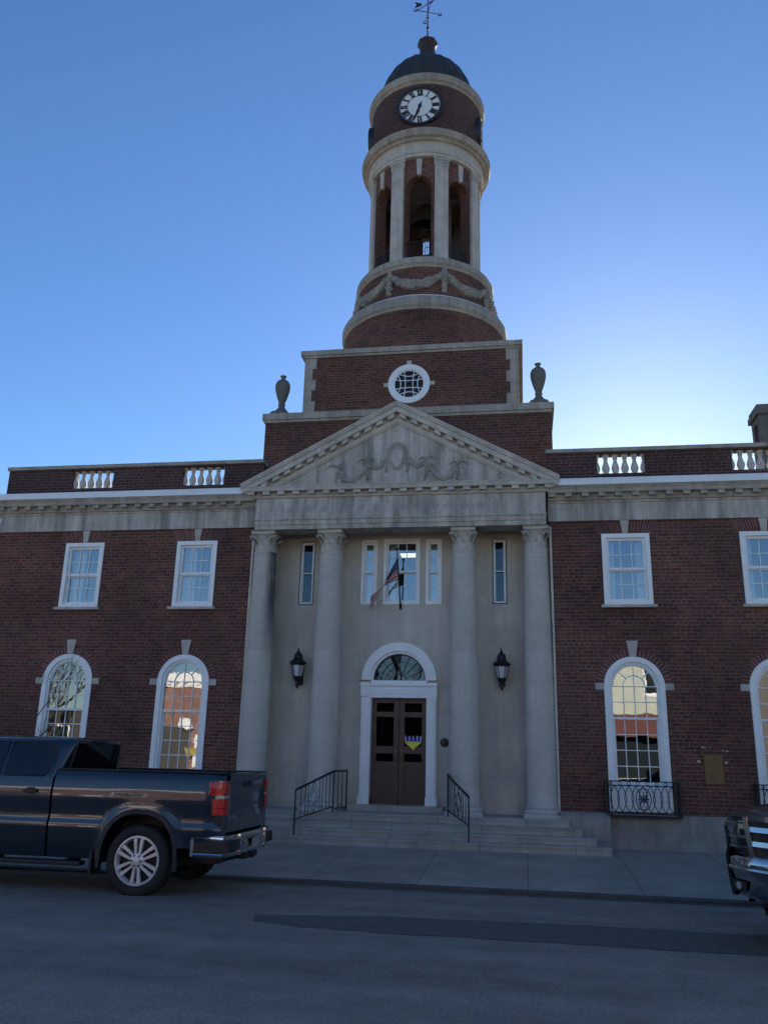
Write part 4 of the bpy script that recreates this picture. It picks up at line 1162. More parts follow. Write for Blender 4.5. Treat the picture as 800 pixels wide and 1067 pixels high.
for i in range(nu+1):
    u = i/nu; row = []; ur = []
    for j in range(nv+1):
        v = j/nv            # 0 bottom of hoist, 1 top of hoist
        base = b0+(b1-b0)*(.48+.40*v)
        # fly falls down and to the left, gathered in folds
        drop = Vector((-.58*u**1.1, .02*u, -(.30*u+.62*u**1.4)*(.55+.45*v)-.02*u))
        gather = (1-.66*min(1, u*1.9))
        cen = b0+(b1-b0)*(.48+.40*.45)
        p = cen+(base-cen)*gather+drop+Vector((0, .05*math.sin(9*v+5*u)*min(1, u*3), .03*math.sin(7*v-4*u)*u))
        row.append(p); ur.append((u, v))
    P.append(row); UV.append(ur)
MB().grid(P, uv=UV).build('flag_cloth', flagmat(), fp, angle=180)

# fluorescent fixtures glowing inside the upper room
M['tube'] = emit('fluorescent_tube', (.95, 1, .72), .55)
def ceil_light(x, y, z, L, label):
    t = thing('ceiling_light', label, 'ceiling light', (x, y, z), group='lit ceiling lights in the upper room')
    mb = MB(); mb.box(x-L/2, x+L/2, y-.17, y+.17, z+.005, z+.07); mb.build('fixture_body', M['white'], t)
    for d in (-.12, .12):
        mb = MB(); mb.tube([(x-L/2+.03,y+d,z-.02),(x+L/2-.03,y+d,z-.02)], .022, 8); mb.build('fluorescent_tube', M['tube'], t)
ceil_light(-2.40, 19.6, 6.33, .95, 'lit fluorescent ceiling fixture seen through the middle upper portico window')
ceil_light(-1.10, 19.6, 6.33, .95, 'lit fluorescent ceiling fixture seen through the narrow upper window right of the flag')

# bare sapling in front of the left-most arched window
tr = thing('bare_sapling', 'thin leafless sapling with bare twigs in front of the left-most arched window', 'sapling', (-9.05, 14.7, .14))
mb = MB(); mb.tube([(-9.05,14.7,.12),(-9.03,14.68,.9),(-8.98,14.7,1.5),(-8.95,14.72,2.0)], [.028,.022,.017,.013], 7); mb.build('trunk', plain('sapling_bark', (.09,.065,.05), .9), tr)
mb = MB()
def twig(p, d, L, r, depth):
    pts = [Vector(p)]; dd = Vector(d).normalized()
    for k in range(5):
        dd = (dd+Vector((random.uniform(-.22,.22), random.uniform(-.22,.22), random.uniform(-.08,.2)))).normalized(); pts.append(pts[-1]+dd*L/5)
    mb.tube(pts, [r*(1-.75*k/5) for k in range(6)], 4)
    if depth:
        for k in range(3):
            i = random.randint(1, 4); a = random.uniform(-1, 1)
            twig(pts[i], dd+Vector((a, random.uniform(-.6,.6), random.uniform(.0,.6))), L*random.uniform(.4,.65), r*.55, depth-1)
for d, L, z in (((.35,.1,1),1.35,1.9),((-.25,-.1,1),1.1,1.8),((.75,0,.8),.95,1.45),((-.6,.1,.7),.8,1.3),((.1,-.2,1),1.0,2.0),((.5,.2,.4),.6,1.7)):
    twig((-9.0+random.uniform(-.03,.05), 14.7, z), d, L, .012, 2)
mb.build('branch', bpy.data.materials['sapling_bark'], tr)
# ------------------------------------------------------------------ pickups
def paint(name, c):
    m, nt, b, out = newmat(name)
    b.inputs['Base Color'].default_value = rgb(c); b.inputs['Metallic'].default_value = .35; b.inputs['Roughness'].default_value = .35
    b.inputs['Coat Weight'].default_value = 1; b.inputs['Coat Roughness'].default_value = .03
    f = ramp(nt, noise(nt, coords(nt), 3, 5, .7), [(.35, .30), (.7, .45)]); nt.links.new(f, b.inputs['Roughness'])
    return m
M['tyre'] = plain('tyre_rubber', (.018,.018,.019), .8, 0, .2, 20)
M['chrome'] = plain('chrome', (.62,.62,.64), .12, 1, .06, 10)
M['alloy'] = plain('polished_alloy', (.70,.70,.70), .3, .35, .05, 10)
M['plastic'] = plain('black_trim', (.014,.014,.015), .5, 0, .1, 10)
M['carglass'] = plain('tinted_glass', (.006,.007,.008), .03, 0, 0, 1, .6)
M['red'] = plain('red_lens', (.60,.008,.010), .25, 0, .1, 20, .5, .35)
M['clear'] = plain('clear_lens', (.35,.34,.34), .08, 0, .1, 20, .6, 1)
M['amber'] = plain('amber_lens', (.45,.16,.03), .15, 0, .1, 20, .5, 1)
M['lampdark'] = plain('smoked_lamp_bowl', (.03,.03,.035), .1, .3, .1, 8, .6, 1)
M['bedliner'] = plain('bed_liner', (.02,.02,.02), .9)
M['plate'] = plain('number_plate', (.35,.33,.28), .5)

def lerpt(t, a): # piecewise-linear table
    if t <= a[0][0]: return a[0][1]
    for (x0, y0), (x1, y1) in zip(a, a[1:]):
        if t <= x1: return y0+(y1-y0)*(t-x0)/(x1-x0)
    return a[-1][1]
SIDE = [(.30,.845),(.40,.875),(.55,.905),(.70,.922),(.785,.930),(.80,.926),(.84,.905),(.92,.905),(1.02,.917),(1.085,.926),(1.13,.925),(1.22,.915),(1.32,.895),(1.38,.872),(1.42,.845)]
AX = (1.03, 4.55); AZ = .385; AW, AH = .475, .575
def arch_z(x, sill):
    for a in AX:
        d = abs(x-a)/AW
        if d < 1: return max(sill, AZ-.02+AH*(1-d**2.7)**(1/2.3))
    return sill
def side_y(x, z):
    y = lerpt(z, SIDE)
    for a in AX:
        dx = abs(x-a); dz = z-(AZ-.02)
        q = (max(0, dx/AW)**2.5+max(0, dz/AH)**2.5)**(1/2.5)
        if dz > -.2 and q < 1.35:
            f = 1-abs(q-1.04)/.26 if q > 1.04 else 1
            f = max(0, min(1, f)); f = f*f*(3-2*f)
            y = y*(1-f)+max(y, .938)*f
    if x > 4.9: y -= .16*((x-4.9)/.65)**2.2
    if x < .25: y -= .035*((.25-x)/.25)**2
    return y
def pickup(name, label, pnt, loc, rz, badge=True):
    root = thing(name, label, 'pickup truck', loc, rz, local=True)
    def side(nm, x0, x1, sill, ztop, s, extra=()):
        xs = [x0]; x = x0
        while x < x1-.03: x += .022 if any(abs(x-a) < AW+.06 for a in AX) else .05; xs.append(min(x, x1))
        xs[-1] = x1
        P = []
        for x in xs:
            zb = arch_z(x, sill(x) if callable(sill) else sill); zt = ztop(x) if callable(ztop) else ztop
            n = 22; P.append([(x, s*side_y(x, zb+(zt-zb)*k/n), zb+(zt-zb)*k/n) for k in range(n+1)])
        mb = MB(); mb.grid(P, flip=(s > 0))
        # returns: inner lip along bottom and closing edge top
        Q = [[(p[0][0], p[0][1], p[0][2]), (p[0][0], p[0][1]-s*.05, p[0][2])] for p in P]; mb.grid(Q, flip=(s < 0))
        Q = [[p[-1], (p[-1][0], p[-1][1]-s*.06, p[-1][2]+.004)] for p in P]; mb.grid(Q, flip=(s > 0))
        for p in (P[0], P[-1]): mb.grid([p, [(a, b-s*.04, c) for a, b, c in p]], flip=(s > 0) == (p is P[0]))
        return mb.build(nm, pnt, root, angle=50)
    # under body
    mb = MB()
    mb.box(.15, 5.25, -.55, .55, .36, .80); mb.box(2.27, 4.1, -.82, .82, .42, 1.28); mb.box(.08, 2.2, -.86, .86, .95, 1.0); mb.box(4.1, 5.2, -.55, .55, .6, 1.15)
    mb.box(1.62, 4.0, -.80, .80, .40, .62); mb.box(.2, .58, -.8, .8, .56, .95)
    for a in AX:
        for s in (-1, 1):
            P = []
            for k in range(17):
                t = PI*k/16; c = math.cos(t); z = AZ-.03+(AH+.005)*abs(math.sin(t))**.8
                P.append([(a+(AW+.0)*(abs(c)**.8)*(1 if c > 0 else -1), s*y, z) for y in (.56, .89)])
            mb.grid(P, True, s < 0); mb.box(a-AW, a+AW, s*.55, s*.56, .4, .95)
    mb.tube([(1.03,-.7,.385),(1.03,.7,.385)], .06, 8); mb.tube([(4.55,-.7,.385),(4.55,.7,.385)], .05, 8)
    mb.tube([(.05,.25,.42),(1.6,.3,.42)], .035, 8)
    mb.build('underbody', M['plastic'], root)
    RAIL = 1.415
    for s in (-1, 1):
        side('bed_side', .015, 2.215, lambda x: .56 if x < .6 else .40, RAIL, s)
        d = side('door', 2.245, 3.12, .40, 1.325, s)
        mb = MB(); y0 = s*.921
        mb.box(2.42, 2.60, y0, y0+s*.035, 1.145, 1.175); mb.box(2.43, 2.45, y0-s*.02, y0+s*.02, 1.14, 1.18); mb.box(2.57, 2.59, y0-s*.02, y0+s*.02, 1.14, 1.18); mb.box(2.46, 2.56, y0-.002*s, y0+s*.008, 1.12, 1.2); mb.build('handle', M['plastic'], d)
        d = side('door', 3.128, 4.12, .40, 1.325, s)
        mb = MB(); mb.box(3.30, 3.48, y0, y0+s*.035, 1.145, 1.175); mb.box(3.31,3.33,y0-s*.02,y0+s*.02,1.14,1.18); mb.box(3.45,3.47,y0-s*.02,y0+s*.02,1.14,1.18); mb.build('handle', M['plastic'], d)
        mb = MB(); mb.tube([(3.98,s*.9,1.36),(4.0,s*1.0,1.38)], .03, 6); mb.blob((3.98,s*1.06,1.44), .06,.08,.11, 10, 6); mb.build('mirror', M['plastic'], d)
        side('front_fender', 4.128, 5.44, .42, lambda x: lerpt(x, [(4.1,1.30),(4.6,1.275),(5.1,1.225),(5.3,1.16),(5.44,1.05)]), s)
        # rail cap, rocker strip, running board, flare, mudflap
        mb = MB(); mb.box(.02, 2.20, s*.775, s*.862, RAIL+.001, RAIL+.022); mb.build('rail_cap', M['plastic'], root, bevel=.008)
        mb = MB(); mb.box(1.75, 4.02, s*.78, s*.93, .315, .365); 
        for x in (1.95, 3.0, 3.8): mb.box(x, x+.06, s*.5, s*.80, .33, .40)
        mb.build('running_board', M['plastic'], root, bevel=.012)
        for a in AX:
            mb = MB()
            P = []
            for k in range(25):
                t = -.12+(PI+.24)*k/24; c = math.cos(t); sn = math.sin(t)
                rx = math.copysign(abs(c)**.78, c); rz_ = abs(sn)**.85*(1 if sn > 0 else -.6)
                P.append([(a+(AW+o)*rx, s*(side_y(a+AW*rx, max(.42, AZ+AH*rz_))+e), AZ-.02+(AH+o)*rz_) for o, e in ((-.015,-.03),(-.01,.012),(.035,.012),(.045,-.01))])
            mb.grid(P, True, s < 0); mb.build('wheel_arch_trim', pnt, root)
        mb = MB(); mb.box(1.60, 1.63, s*.66, s*.93, .22, .50); mb.build('mud_flap', M['plastic'], root)
    # bed interior, tailgate
    mb = MB(); mb.box(.06, 2.2, -.80, .80, .88, .90)
    for s in (-1, 1): mb.box(.06, 2.2, s*.765, s*.80, .9, RAIL)
    mb.box(2.17, 2.2, -.765, .765, .9, RAIL-.02); mb.build('cargo_bed', M['bedliner'], root)
    P = []
    for i in range(25):
        y = -.735+1.47*i/24; row = []
        for k in range(15):
            z = .735+(1.40-.735)*k/14; x = .012-.012*math.sin(PI*(z-.73)/.67) + (.02 if .93 < z < 1.22 and abs(y) < .62 else 0) - (.03 if z > 1.33 else 0)*((z-1.33)/.07 if z < 1.40 else 1)
            row.append((x, y, z))
        P.append(row)
    mb = MB(); mb.grid(P, flip=False); mb.box(.03, .06, -.735, .735, .735, 1.40); mb.box(-.02, .075, -.735, .735, 1.395, 1.425)
    tg = mb.build('tailgate', pnt, root, angle=60)
    mb = MB(); mb.box(-.012, .02, -.13, .13, 1.25, 1.32); mb.build('handle', M['plastic'], tg)
    if badge:
        cu = bpy.data.curves.new('badge', 'FONT'); cu.body = 'SILVERADO'; cu.size = .062; cu.extrude = .004
        tmp = bpy.data.objects.new('tmp', cu); COL.objects.link(tmp)
        dg = bpy.context.evaluated_depsgraph_get(); me = bpy.data.meshes.new_from_object(tmp.evaluated_get(dg)); bpy.data.objects.remove(tmp)
        # seen from behind: text x runs to local -y
        me.transform(Matrix(((0,0,-1,-.003),(-1,0,0,.70),(0,1,0,.885),(0,0,0,1)))); me.materials.clear(); me.materials.append(M['chrome'])
        o = bpy.data.objects.new('badge_lettering', me); COL.objects.link(o); o.parent = tg
    # tail lamps wrap the corner
    for s in (-1, 1):
        mb = MB()
        def lamp(mb, z0, z1, x1, ins):
            prof = [(-.008, .735), (-.012, .80), (0.0, .868), (.035, .905), (.10, .916), (x1, .924)]
            nz = 5; P = []
            for i, (x, y) in enumerate(prof):
                P.append([(x, s*(y-.02*0+.006-max(0,(z0+(z1-z0)*k/nz-1.25))*.16), z0+(z1-z0)*k/nz) for k in range(nz+1)])
            mb.grid(P, True, s < 0)
            mb.box(.0, x1-.004, s*.74, s*(.90), z0, z1)
        lamp(mb, .945, 1.125, .125, 0); lamp(mb, 1.176, 1.322, .17, 0); tl = mb.build('tail_lamp', M['red'], root, angle=60)
        mb = MB()
        for z0, z1, x1 in ((.925,.943,.135),(1.126,1.132,.115),(1.168,1.175,.14),(1.324,1.338,.18)): lamp(mb, z0, z1, x1, 0)
        for z0, z1, x1 in ((.943,1.126,.125),(1.175,1.324,.17)): mb.box(x1, x1+.014, s*.90, s*.932, z0, z1)
        for z0, z1 in ((1.02,1.026),(1.255,1.260)): lamp(mb, z0, z1, .127, 0)
        mb.build('lamp_housing', M['lampdark'], tl)
        mb = MB(); lamp(mb, 1.133, 1.167, .09, 0); mb.build('reversing_lens', M['clear'], tl)
        mb = MB(); mb.box(.01, .2, s*.738, s*.895, .62, .925); mb.build('corner_filler', pnt, root)
    # rear bumper
    def xb(y): a = abs(y)/.93; return -.115+.10*a**4
    mb = MB(); ysb = [-.91+1.82*k/40 for k in range(41)]
    def bumper_strip(mb, z0, z1, dx0, dx1, ys, wrap=True):
        P = [[(xb(y)+dx0, y, z0), (xb(y)+(dx0+dx1)/2-.012, y, (z0+z1)/2), (xb(y)+dx1, y, z1)] for y in ys]
        mb.grid(P)
        Q = [[(xb(y)+dx1, y, z1), (xb(y)+dx1+.10, y, z1)] for y in ys]; mb.grid(Q)
        Q = [[(xb(y)+dx0+.10, y, z0), (xb(y)+dx0, y, z0)] for y in ys]; mb.grid(Q)
    bumper_strip(mb, .655, .715, .0, .012, ysb); bumper_strip(mb, .475, .525, .01, 0, ysb)
    mid = [y for y in ysb if abs(y) < .52]
    bumper_strip(mb, .525, .655, 0, 0, mid)
    for s in (-1, 1):
        Y = s*.915
        for z0, z1 in ((.655,.715),(.475,.525)):
            P = [[(-.035+.40*k/8, Y-s*.012*(k/8), z0), (-.035+.40*k/8, Y+s*.006, (z0+z1)/2), (-.035+.40*k/8, Y-s*.012, z1)] for k in range(9)]; mb.grid(P, True, s < 0)
            P = [[(-.035+.40*k/8, Y-s*.012, z1), (-.035+.40*k/8, Y-s*.1, z1)] for k in range(9)]; mb.grid(P, True, s < 0)
        mb.box(.33, .368, Y-s*.03, Y+s*.004, .475, .715)
        mb.box(-.12, -.06, s*.50, s*.53, .475, .715)
    bp = mb.build('rear_bumper', M['chrome'], root, angle=50)
    mb = MB()
    for s in (-1, 1): mb.box(-.10, .34, s*.53, s*.915, .525, .655)
    mb.box(-.02, .3, -.85, .85, .45, .70); mb.box(-.10, .1, -.25, .25, .40, .50); mb.tube([(-.14,0,.43),(.2,0,.43)], .035, 8); mb.build('bumper_step', M['plastic'], bp)
    mb = MB(); mb.box(-.152, -.149, -.155, .155, .535, .645); mb.build('number_plate', M['plate'], bp)
    mb = MB()
    for y in (-.34, .34): mb.box(-.156, -.148, y-.02, y+.02, .575, .625)
    mb.build('marker_lens', M['amber'], bp)
    # cab
    def rr(x0, x1, yh, r, n=6):
        pts = []
        for cx_, cy_, a0 in ((x1-r, yh-r, 0), (x0+r, yh-r, PI/2), (x0+r, -yh+r, PI), (x1-r, -yh+r, 1.5*PI)):
            for k in range(n+1): a = a0+PI/2*k/n; pts.append((cx_+r*math.cos(a), cy_+r*math.sin(a)))
        return pts
    LV = [(1.28,2.235,4.24,.880,.10),(1.33,2.225,4.16,.868,.10),(1.45,2.20,3.97,.822,.11),(1.60,2.165,3.72,.762,.12),(1.70,2.14,3.54,.722,.13),(1.755,2.125,3.43,.695,.14),(1.79,2.13,3.35,.655,.14),(1.812,2.18,3.25,.58,.14),(1.825,2.35,3.0,.40,.14)]
    rings = [[(x, y, z) for x, y in rr(x0, x1, yh, r)] for z, x0, x1, yh, r in LV]
    mb = MB(); n = len(rings[0])
    for a, b in zip(rings, rings[1:]):
        for j in range(n): mb.face([a[j], a[(j+1) % n], b[(j+1) % n], b[j]], None, True)
    mb.face(rings[-1]); cab = mb.build('cab', pnt, root, angle=50)
    def lv(z, i): return lerpt(z, [(l[0], l[i]) for l in LV])
    for s in (-1, 1):
        for nm, poly in (('side_window', [(2.40,1.345),(2.93,1.345),(2.93,1.735),(2.42,1.735),(2.33,1.68),(2.31,1.55),(2.345,1.40)]), ('side_window', [(3.02,1.345),(4.02,1.345),(3.90,1.45),(3.70,1.60),(3.50,1.72),(3.44,1.735),(3.02,1.735)])):
            mb = MB(); pts = [(x, s*(lv(z, 3)+.005), z) for x, z in poly]
            if s > 0: pts.reverse()
            # subdivide vertically by slicing to follow the curved side
            mb.face(pts); mb.build(nm, M['carglass'], cab)
            mb = MB(); c_ = (sum(p[0] for p in poly)/len(poly), sum(p[1] for p in poly)/len(poly))
            loop = [(c_[0]+(x-c_[0])*1.03, s*(lv(z, 3)+.004), c_[1]+(z-c_[1])*1.05) for x, z in poly]; mb.tube(loop+[loop[0]], .009, 4); mb.build('window_seal', M['plastic'], cab)
    P = [[(lv(z, 1)-.006, y, z) for z in (1.375,1.45,1.55,1.65,1.735)] for y in (-.66,-.3,0,.3,.66)]
    P = [[(x, y*(1 - (z-1.375)*.33), z) for x, y, z in row] for row in P]
    mb = MB(); mb.grid(P, flip=False); mb.build('rear_window', M['carglass'], cab)
    mb = MB(); mb.tube([(2.19,-.66,1.37),(2.13,-.60,1.745),(2.13,.60,1.745),(2.19,.66,1.37),(2.19,-.66,1.37)], .016, 5); mb.box(2.085, 2.15, -.16, .16, 1.755, 1.79); mb.build('rear_window_frame', M['plastic'], cab)
    P = [[(lv(z, 2)+.008, y*(1-(z-1.33)*.33), z) for z in (1.33,1.45,1.6,1.70,1.745)] for y in (-.76,-.4,0,.4,.76)]
    mb = MB(); mb.grid(P, flip=True); mb.build('windscreen', M['carglass'], cab)
    # hood
    P = []
    for i in range(27):
        x = 4.05+1.36*i/26; row = []
        for j in range(25):
            y = -1+2*j/24
            yh = side_y(x, 1.28)-.035
            z = lerpt(x, [(4.05,1.315),(4.6,1.30),(5.05,1.268),(5.25,1.235),(5.34,1.19),(5.41,1.12)])-.035*abs(y)**3+.018*(1-min(1, abs(abs(y)-.62)/.16))
            row.append((x+(.10*(1-y*y) if x > 4.9 else 0)*((x-4.9)/.5 if x > 4.9 else 0), y*yh, z))
        P.append(row)
    mb = MB(); mb.grid(P); mb.build('hood', pnt, root, angle=60)
    # front face
    def hbar(mb, y0, y1, z0, z1, o=.008, n=10):
        for k in range(n):
            a, b = y0+(y1-y0)*k/n, y0+(y1-y0)*(k+1)/n
            if a > b: a, b = b, a
            mb.hexa([(xf(a,-.03),a,z0),(xf(b,-.03),b,z0),(xf(b,o),b,z0),(xf(a,o),a,z0),(xf(a,-.03),a,z1),(xf(b,-.03),b,z1),(xf(b,o),b,z1),(xf(a,o),a,z1)])
    def xf(y, o=0): return 5.47+.07*(1-(y/.9)**2)-.16*max(0, (abs(y)-.55)/.35)**2+o
    mb = MB(); P = [[(xf(y,-.05), y, z) for z in (.5,.8,1.0,1.16)] for y in [-.84+1.68*k/20 for k in range(21)]]; mb.grid(P, flip=True); mb.build('front_panel', M['plastic'], root)
    for s in (-1, 1):
        ys_ = [.43+.43*k/10 for k in range(11)]
        mb = MB(); P = [[(xf(y,.0)-.10*max(0,(z-1.0))-.0, s*y, z) for z in (.875,.94,1.0,1.06,1.125-.05*((y-.43)/.43)**2)] for y in ys_]; mb.grid(P, True, s > 0)
        mb2 = mb
        P = [[(x, s*(side_y(x, z)+.004), z) for z in (.90,.96,1.02,1.07)] for x in (5.18,5.25,5.32,5.38,5.43)]; mb.grid(P, True, s > 0)
        hl = mb.build('headlamp', M['lampdark'], root, angle=60)
        mb = MB()
        hbar(mb, s*.45, s*.86, .965, .99, .014); hbar(mb, s*.44, s*.86, .872, .890, .014); hbar(mb, s*.46, s*.80, 1.098, 1.112, .012); mb.tube([(xf(.66,-.03), s*.66, 1.05),(xf(.66,.004), s*.66, 1.05)], [.045,.055], 14); mb.tube([(xf(.62,-.03), s*.62, .93),(xf(.62,.006), s*.62, .93)], [.035,.045], 14)
        mb.build('chrome_bezel', M['chrome'], hl)
        mb = MB(); P = [[(xf(y,.006), s*y, z) for z in (1.01,1.10)] for y in (.78,.81,.84,.855)]; mb.grid(P, True, s > 0); mb.build('turn_lens', M['amber'], hl)
    # grille: chrome surround and cross bars
    mb = MB()
    def gbar(y0, z0, y1, z1, wd, o=.03, tilt=0):
        n = 10
        for k in range(n):
            a = k/n; b = (k+1)/n; ya, yb_ = y0+(y1-y0)*a, y0+(y1-y0)*b; z_a, z_b = z0+(z1-z0)*a, z0+(z1-z0)*b
            d = Vector((y1-y0, z1-z0)).normalized(); nx_, nz_ = -d.y*wd/2, d.x*wd/2
            mb.hexa([(xf(ya,-.03),ya-nx_,z_a-nz_),(xf(yb_,-.03),yb_-nx_,z_b-nz_),(xf(yb_,o),yb_-nx_,z_b-nz_),(xf(ya,o),ya-nx_,z_a-nz_),(xf(ya,-.03),ya+nx_,z_a+nz_),(xf(yb_,-.03),yb_+nx_,z_b+nz_),(xf(yb_,o-tilt),yb_+nx_,z_b+nz_),(xf(ya,o-tilt),ya+nx_,z_a+nz_)])
    gbar(-.41,1.155,.41,1.155,.05); gbar(-.36,.80,.36,.80,.05)
    for s in (-1, 1): gbar(s*.42,1.165,s*.365,.785,.06,.034)
    gr = mb.build('grille_surround', M['chrome'], root)
    mb = MB(); gbar(-.40,1.055,.40,1.055,.045,.03,.010); gbar(-.37,.925,.37,.925,.045,.03,.008); mb.build('grille_bar', M['chrome'], gr)
    mb = MB(); gbar(-.41,.985,.41,.985,.34,-.015); mb.build('grille_mesh', M['plastic'], gr)
    # front bumper
    def xfb(y): return 5.60-.30*(abs(y)/.94)**3.2
    P = []
    for k in range(41):
        y = -.94+1.88*k/40; P.append([(xfb(y)+d-.0, y, z) for z, d in ((.40,-.16),(.43,-.07),(.50,-.015),(.58,-.03),(.64,-.01),(.70,0),(.77,.0),(.805,-.03),(.815,-.10))])
    mb = MB(); mb.grid(P, flip=True)
    for s in (-1, 1):
        Q = [[(xfb(.94)+d-.42*t, s*(.94-.02*t), z) for z, d in ((.42,-.13),(.50,-.015),(.64,-.01),(.77,0),(.81,-.06))] for t in (0,.25,.5,.75,1)]; mb.grid(Q, True, s < 0)
    P = [[(xfb(y)+d, y, z) for z, d in ((.655,.004),(.67,.018),(.69,.02),(.705,.006))] for y in [-.86+1.72*k/40 for k in range(41)]]; mb.grid(P, flip=True)
    fb = mb.build('front_bumper', M['bumper2'], root, angle=50)
    for s in (-1, 1):
        mb = MB(); P = [[(xfb(.46+.30*k/8)-.004, s*(.46+.30*k/8), z) for z in (.475,.53,.575)] for k in range(9)]; mb.grid(P, True, s > 0); mb.build('fog_lamp_recess', M['plastic'], fb)
        mb = MB(); mb.tube([(xfb(.58)-.03, s*.58, .53),(xfb(.58)+.008, s*.58, .53)], .034, 14); mb.build('fog_lamp', M['clear'], fb)
        mb = MB(); P = [[(xfb(y)+.024, s*(y+.006), z) for z in (.585,.76)] for y in (.81,.84,.87,.90,.92,.937)]; mb.grid(P, True, s > 0); mb.build('marker_lens', M['amber'], fb)
    # wheels
    for a in AX:
        for s in (-1, 1):
            def rev(prof, n=40):
                mb = MB()
                for k in range(n):
                    t0, t1 = 2*PI*k/n, 2*PI*(k+1)/n
                    for (r0, y0), (r1, y1) in zip(prof, prof[1:]):
                        q = [(a+r0*math.cos(t0), s*y0, .40+r0*math.sin(t0)), (a+r0*math.cos(t1), s*y0, .40+r0*math.sin(t1)), (a+r1*math.cos(t1), s*y1, .40+r1*math.sin(t1)), (a+r1*math.cos(t0), s*y1, .40+r1*math.sin(t0))]
                        if s > 0: q.reverse()
                        mb.face(q, None, True)
                return mb
            mb = rev([(.27,.655),(.33,.645),(.385,.66),(.40,.69),(.402,.78),(.40,.875),(.388,.905),(.345,.925),(.30,.918),(.287,.905),(.283,.85)])
            for k in range(36):
                t = 2*PI*k/36; c, sn = math.cos(t), math.sin(t)
                mb.tube([(a+.400*c, s*.69, .40+.400*sn), (a+.406*math.cos(t+.03), s*.78, .40+.406*math.sin(t+.03)), (a+.400*c, s*.895, .40+.400*sn)], .010, 4)
            wh = mb.build('wheel', M['tyre'], root, angle=50)
            mb = rev([(.283,.80),(.285,.905),(.278,.917),(.262,.918),(.250,.90),(.242,.84)])
            for k in range(6):
                t = PI/2+2*PI*k/6
                for o in (-.17, .17):
                    def pt(r, an, y): return (a+r*math.cos(t+an), s*y, .40+r*math.sin(t+an))
                    w0, w1 = .20, .085
                    q = [pt(.065, o*2.2-w0, .865), pt(.065, o*2.2+w0, .865), pt(.256, o+w1, .855), pt(.256, o-w1, .855), pt(.065, o*2.2-w0, .905), pt(.065, o*2.2+w0, .905), pt(.256, o+w1, .905), pt(.256, o-w1, .905)]
                    mb.hexa(q)
            mb2 = rev([(.085,.86),(.085,.903),(.06,.915),(.045,.916),(.042,.925),(.001,.928)], 24); mb.f += [[i+len(mb.v) for i in f] for f in mb2.f]; mb.v += mb2.v; mb.uv += mb2.uv; mb.sm += mb2.sm
            mb.build('rim', M['alloy'], wh, angle=35)
            mb = rev([(.001,.83),(.262,.82)], 24); 
            for k in range(6):
                t = PI/2+PI/6+2*PI*k/6; mb.tube([(a+.062*math.cos(t), s*.90, .40+.062*math.sin(t)), (a+.062*math.cos(t), s*.925, .40+.062*math.sin(t))], .011, 6)
            mb.build('brake_disc', M['plastic'], wh)
    return root
M['blue_paint'] = paint('dark_blue_paint', (.006,.018,.034))
M['black_paint'] = paint('black_paint', (.006,.006,.008))
M['bumper2'] = plain('smoky_chrome', (.55,.56,.58), .1, 1, .1, 8)
pickup('pickup_truck', 'dark blue pickup parked at the kerb, its tail lamp and chrome rear bumper showing', M['blue_paint'], (-3.585, 11.17, -.035), PI)
pickup('pickup_truck', 'black pickup with only its headlamp and front bumper in view', M['black_paint'], (0,0,0), 0, False)
t2 = [o for o in COL.objects if o.name.startswith('pickup_truck')][-1]
ang = R(180+33)
c_, s_ = math.cos(ang), math.sin(ang)
cornerx, cornery = 5.30, -.93          # right front corner in truck space
t2.rotation_euler = (0, 0, ang)
t2.location = (2.03-(c_*cornerx-s_*cornery), 9.75-(s_*cornerx+c_*cornery), -.02)
# ------------------------------------------------------------------ far side of the street (behind the camera; seen as reflections)
YB = -9.0
M['brick_sun'] = brick('orange_brick', (.27,.085,.06), (.20,.065,.05), (.38,.34,.3))
M['cream'] = plain('cream_painted_wall', (.50,.54,.46), .8, 0, .06, 1)
M['dark_glass'] = plain('dark_shop_glass', (.02,.025,.03), .08, 0, .1, 1)
M['shop_green'] = plain('dark_shopfront', (.045,.04,.036), .5)
M['awning'] = plain('dull_red_awning', (.13,.045,.04), .8)
M['yellow'] = plain('yellow_board', (.35,.28,.06), .7)
def block(label, x0, x1, h, mat, wins, extra=None, depth=12):
    t = thing('street_building', label, 'building', ((x0+x1)/2, YB, .12))
    mb = MB(); mb.box(x0, x1, YB-depth, YB, .12, h); mb.build('wall', M[mat], t)
    for (a, b, c, d) in wins:
        mb = MB(); frame_rect(mb, a, b, c, d, .09, YB+.002, YB+.05); mb.box(a-.06, b+.06, YB+.002, YB+.09, c-.1, c-.002); w = mb.build('window', M['white'], t)
        mb = MB(); mb.box(a+.09, b-.09, YB+.003, YB+.02, c+.09, d-.09); mb.box(a+.09, b-.09, YB+.021, YB+.03, (c+d)/2-.02, (c+d)/2+.02); mb.build('pane', M['dark_glass'], w)
    return t
b = block('sunlit orange brick shop building with a white cornice across the street', -19.2, -9.5, 5.6, 'brick_sun', [(-14.6,-13.2,2.8,4.4)])
mb = MB(); mb.box(-19.4,-9.3,YB+.003,YB+.35,5.25,5.68); mb.box(-19.3,-9.4,YB+.003,YB+.15,4.95,5.25)
for k in range(24): mb.box(-19.2+k*.41,-19.03+k*.41,YB+.15,YB+.3,5.1,5.249)
mb.build('cornice', M['white'], b)
mb = MB(); mb.box(-18.9,-16.9,YB+.004,YB+.12,.2,3.0); mb.build('shopfront', M['shop_green'], b)
mb = MB(); mb.box(-16.6,-16.2,YB+.004,YB+.3,1.0,2.6); mb.box(-15.4,-14.6,YB+.004,YB+.3,.6,1.9); mb.box(-17.5,-16.8,YB+.13,YB+.3,2.9,3.35); mb.box(-15.3,-14.2,YB+.004,YB+.6,2.45,2.6); mb.build('porch_trim', M['white'], b)
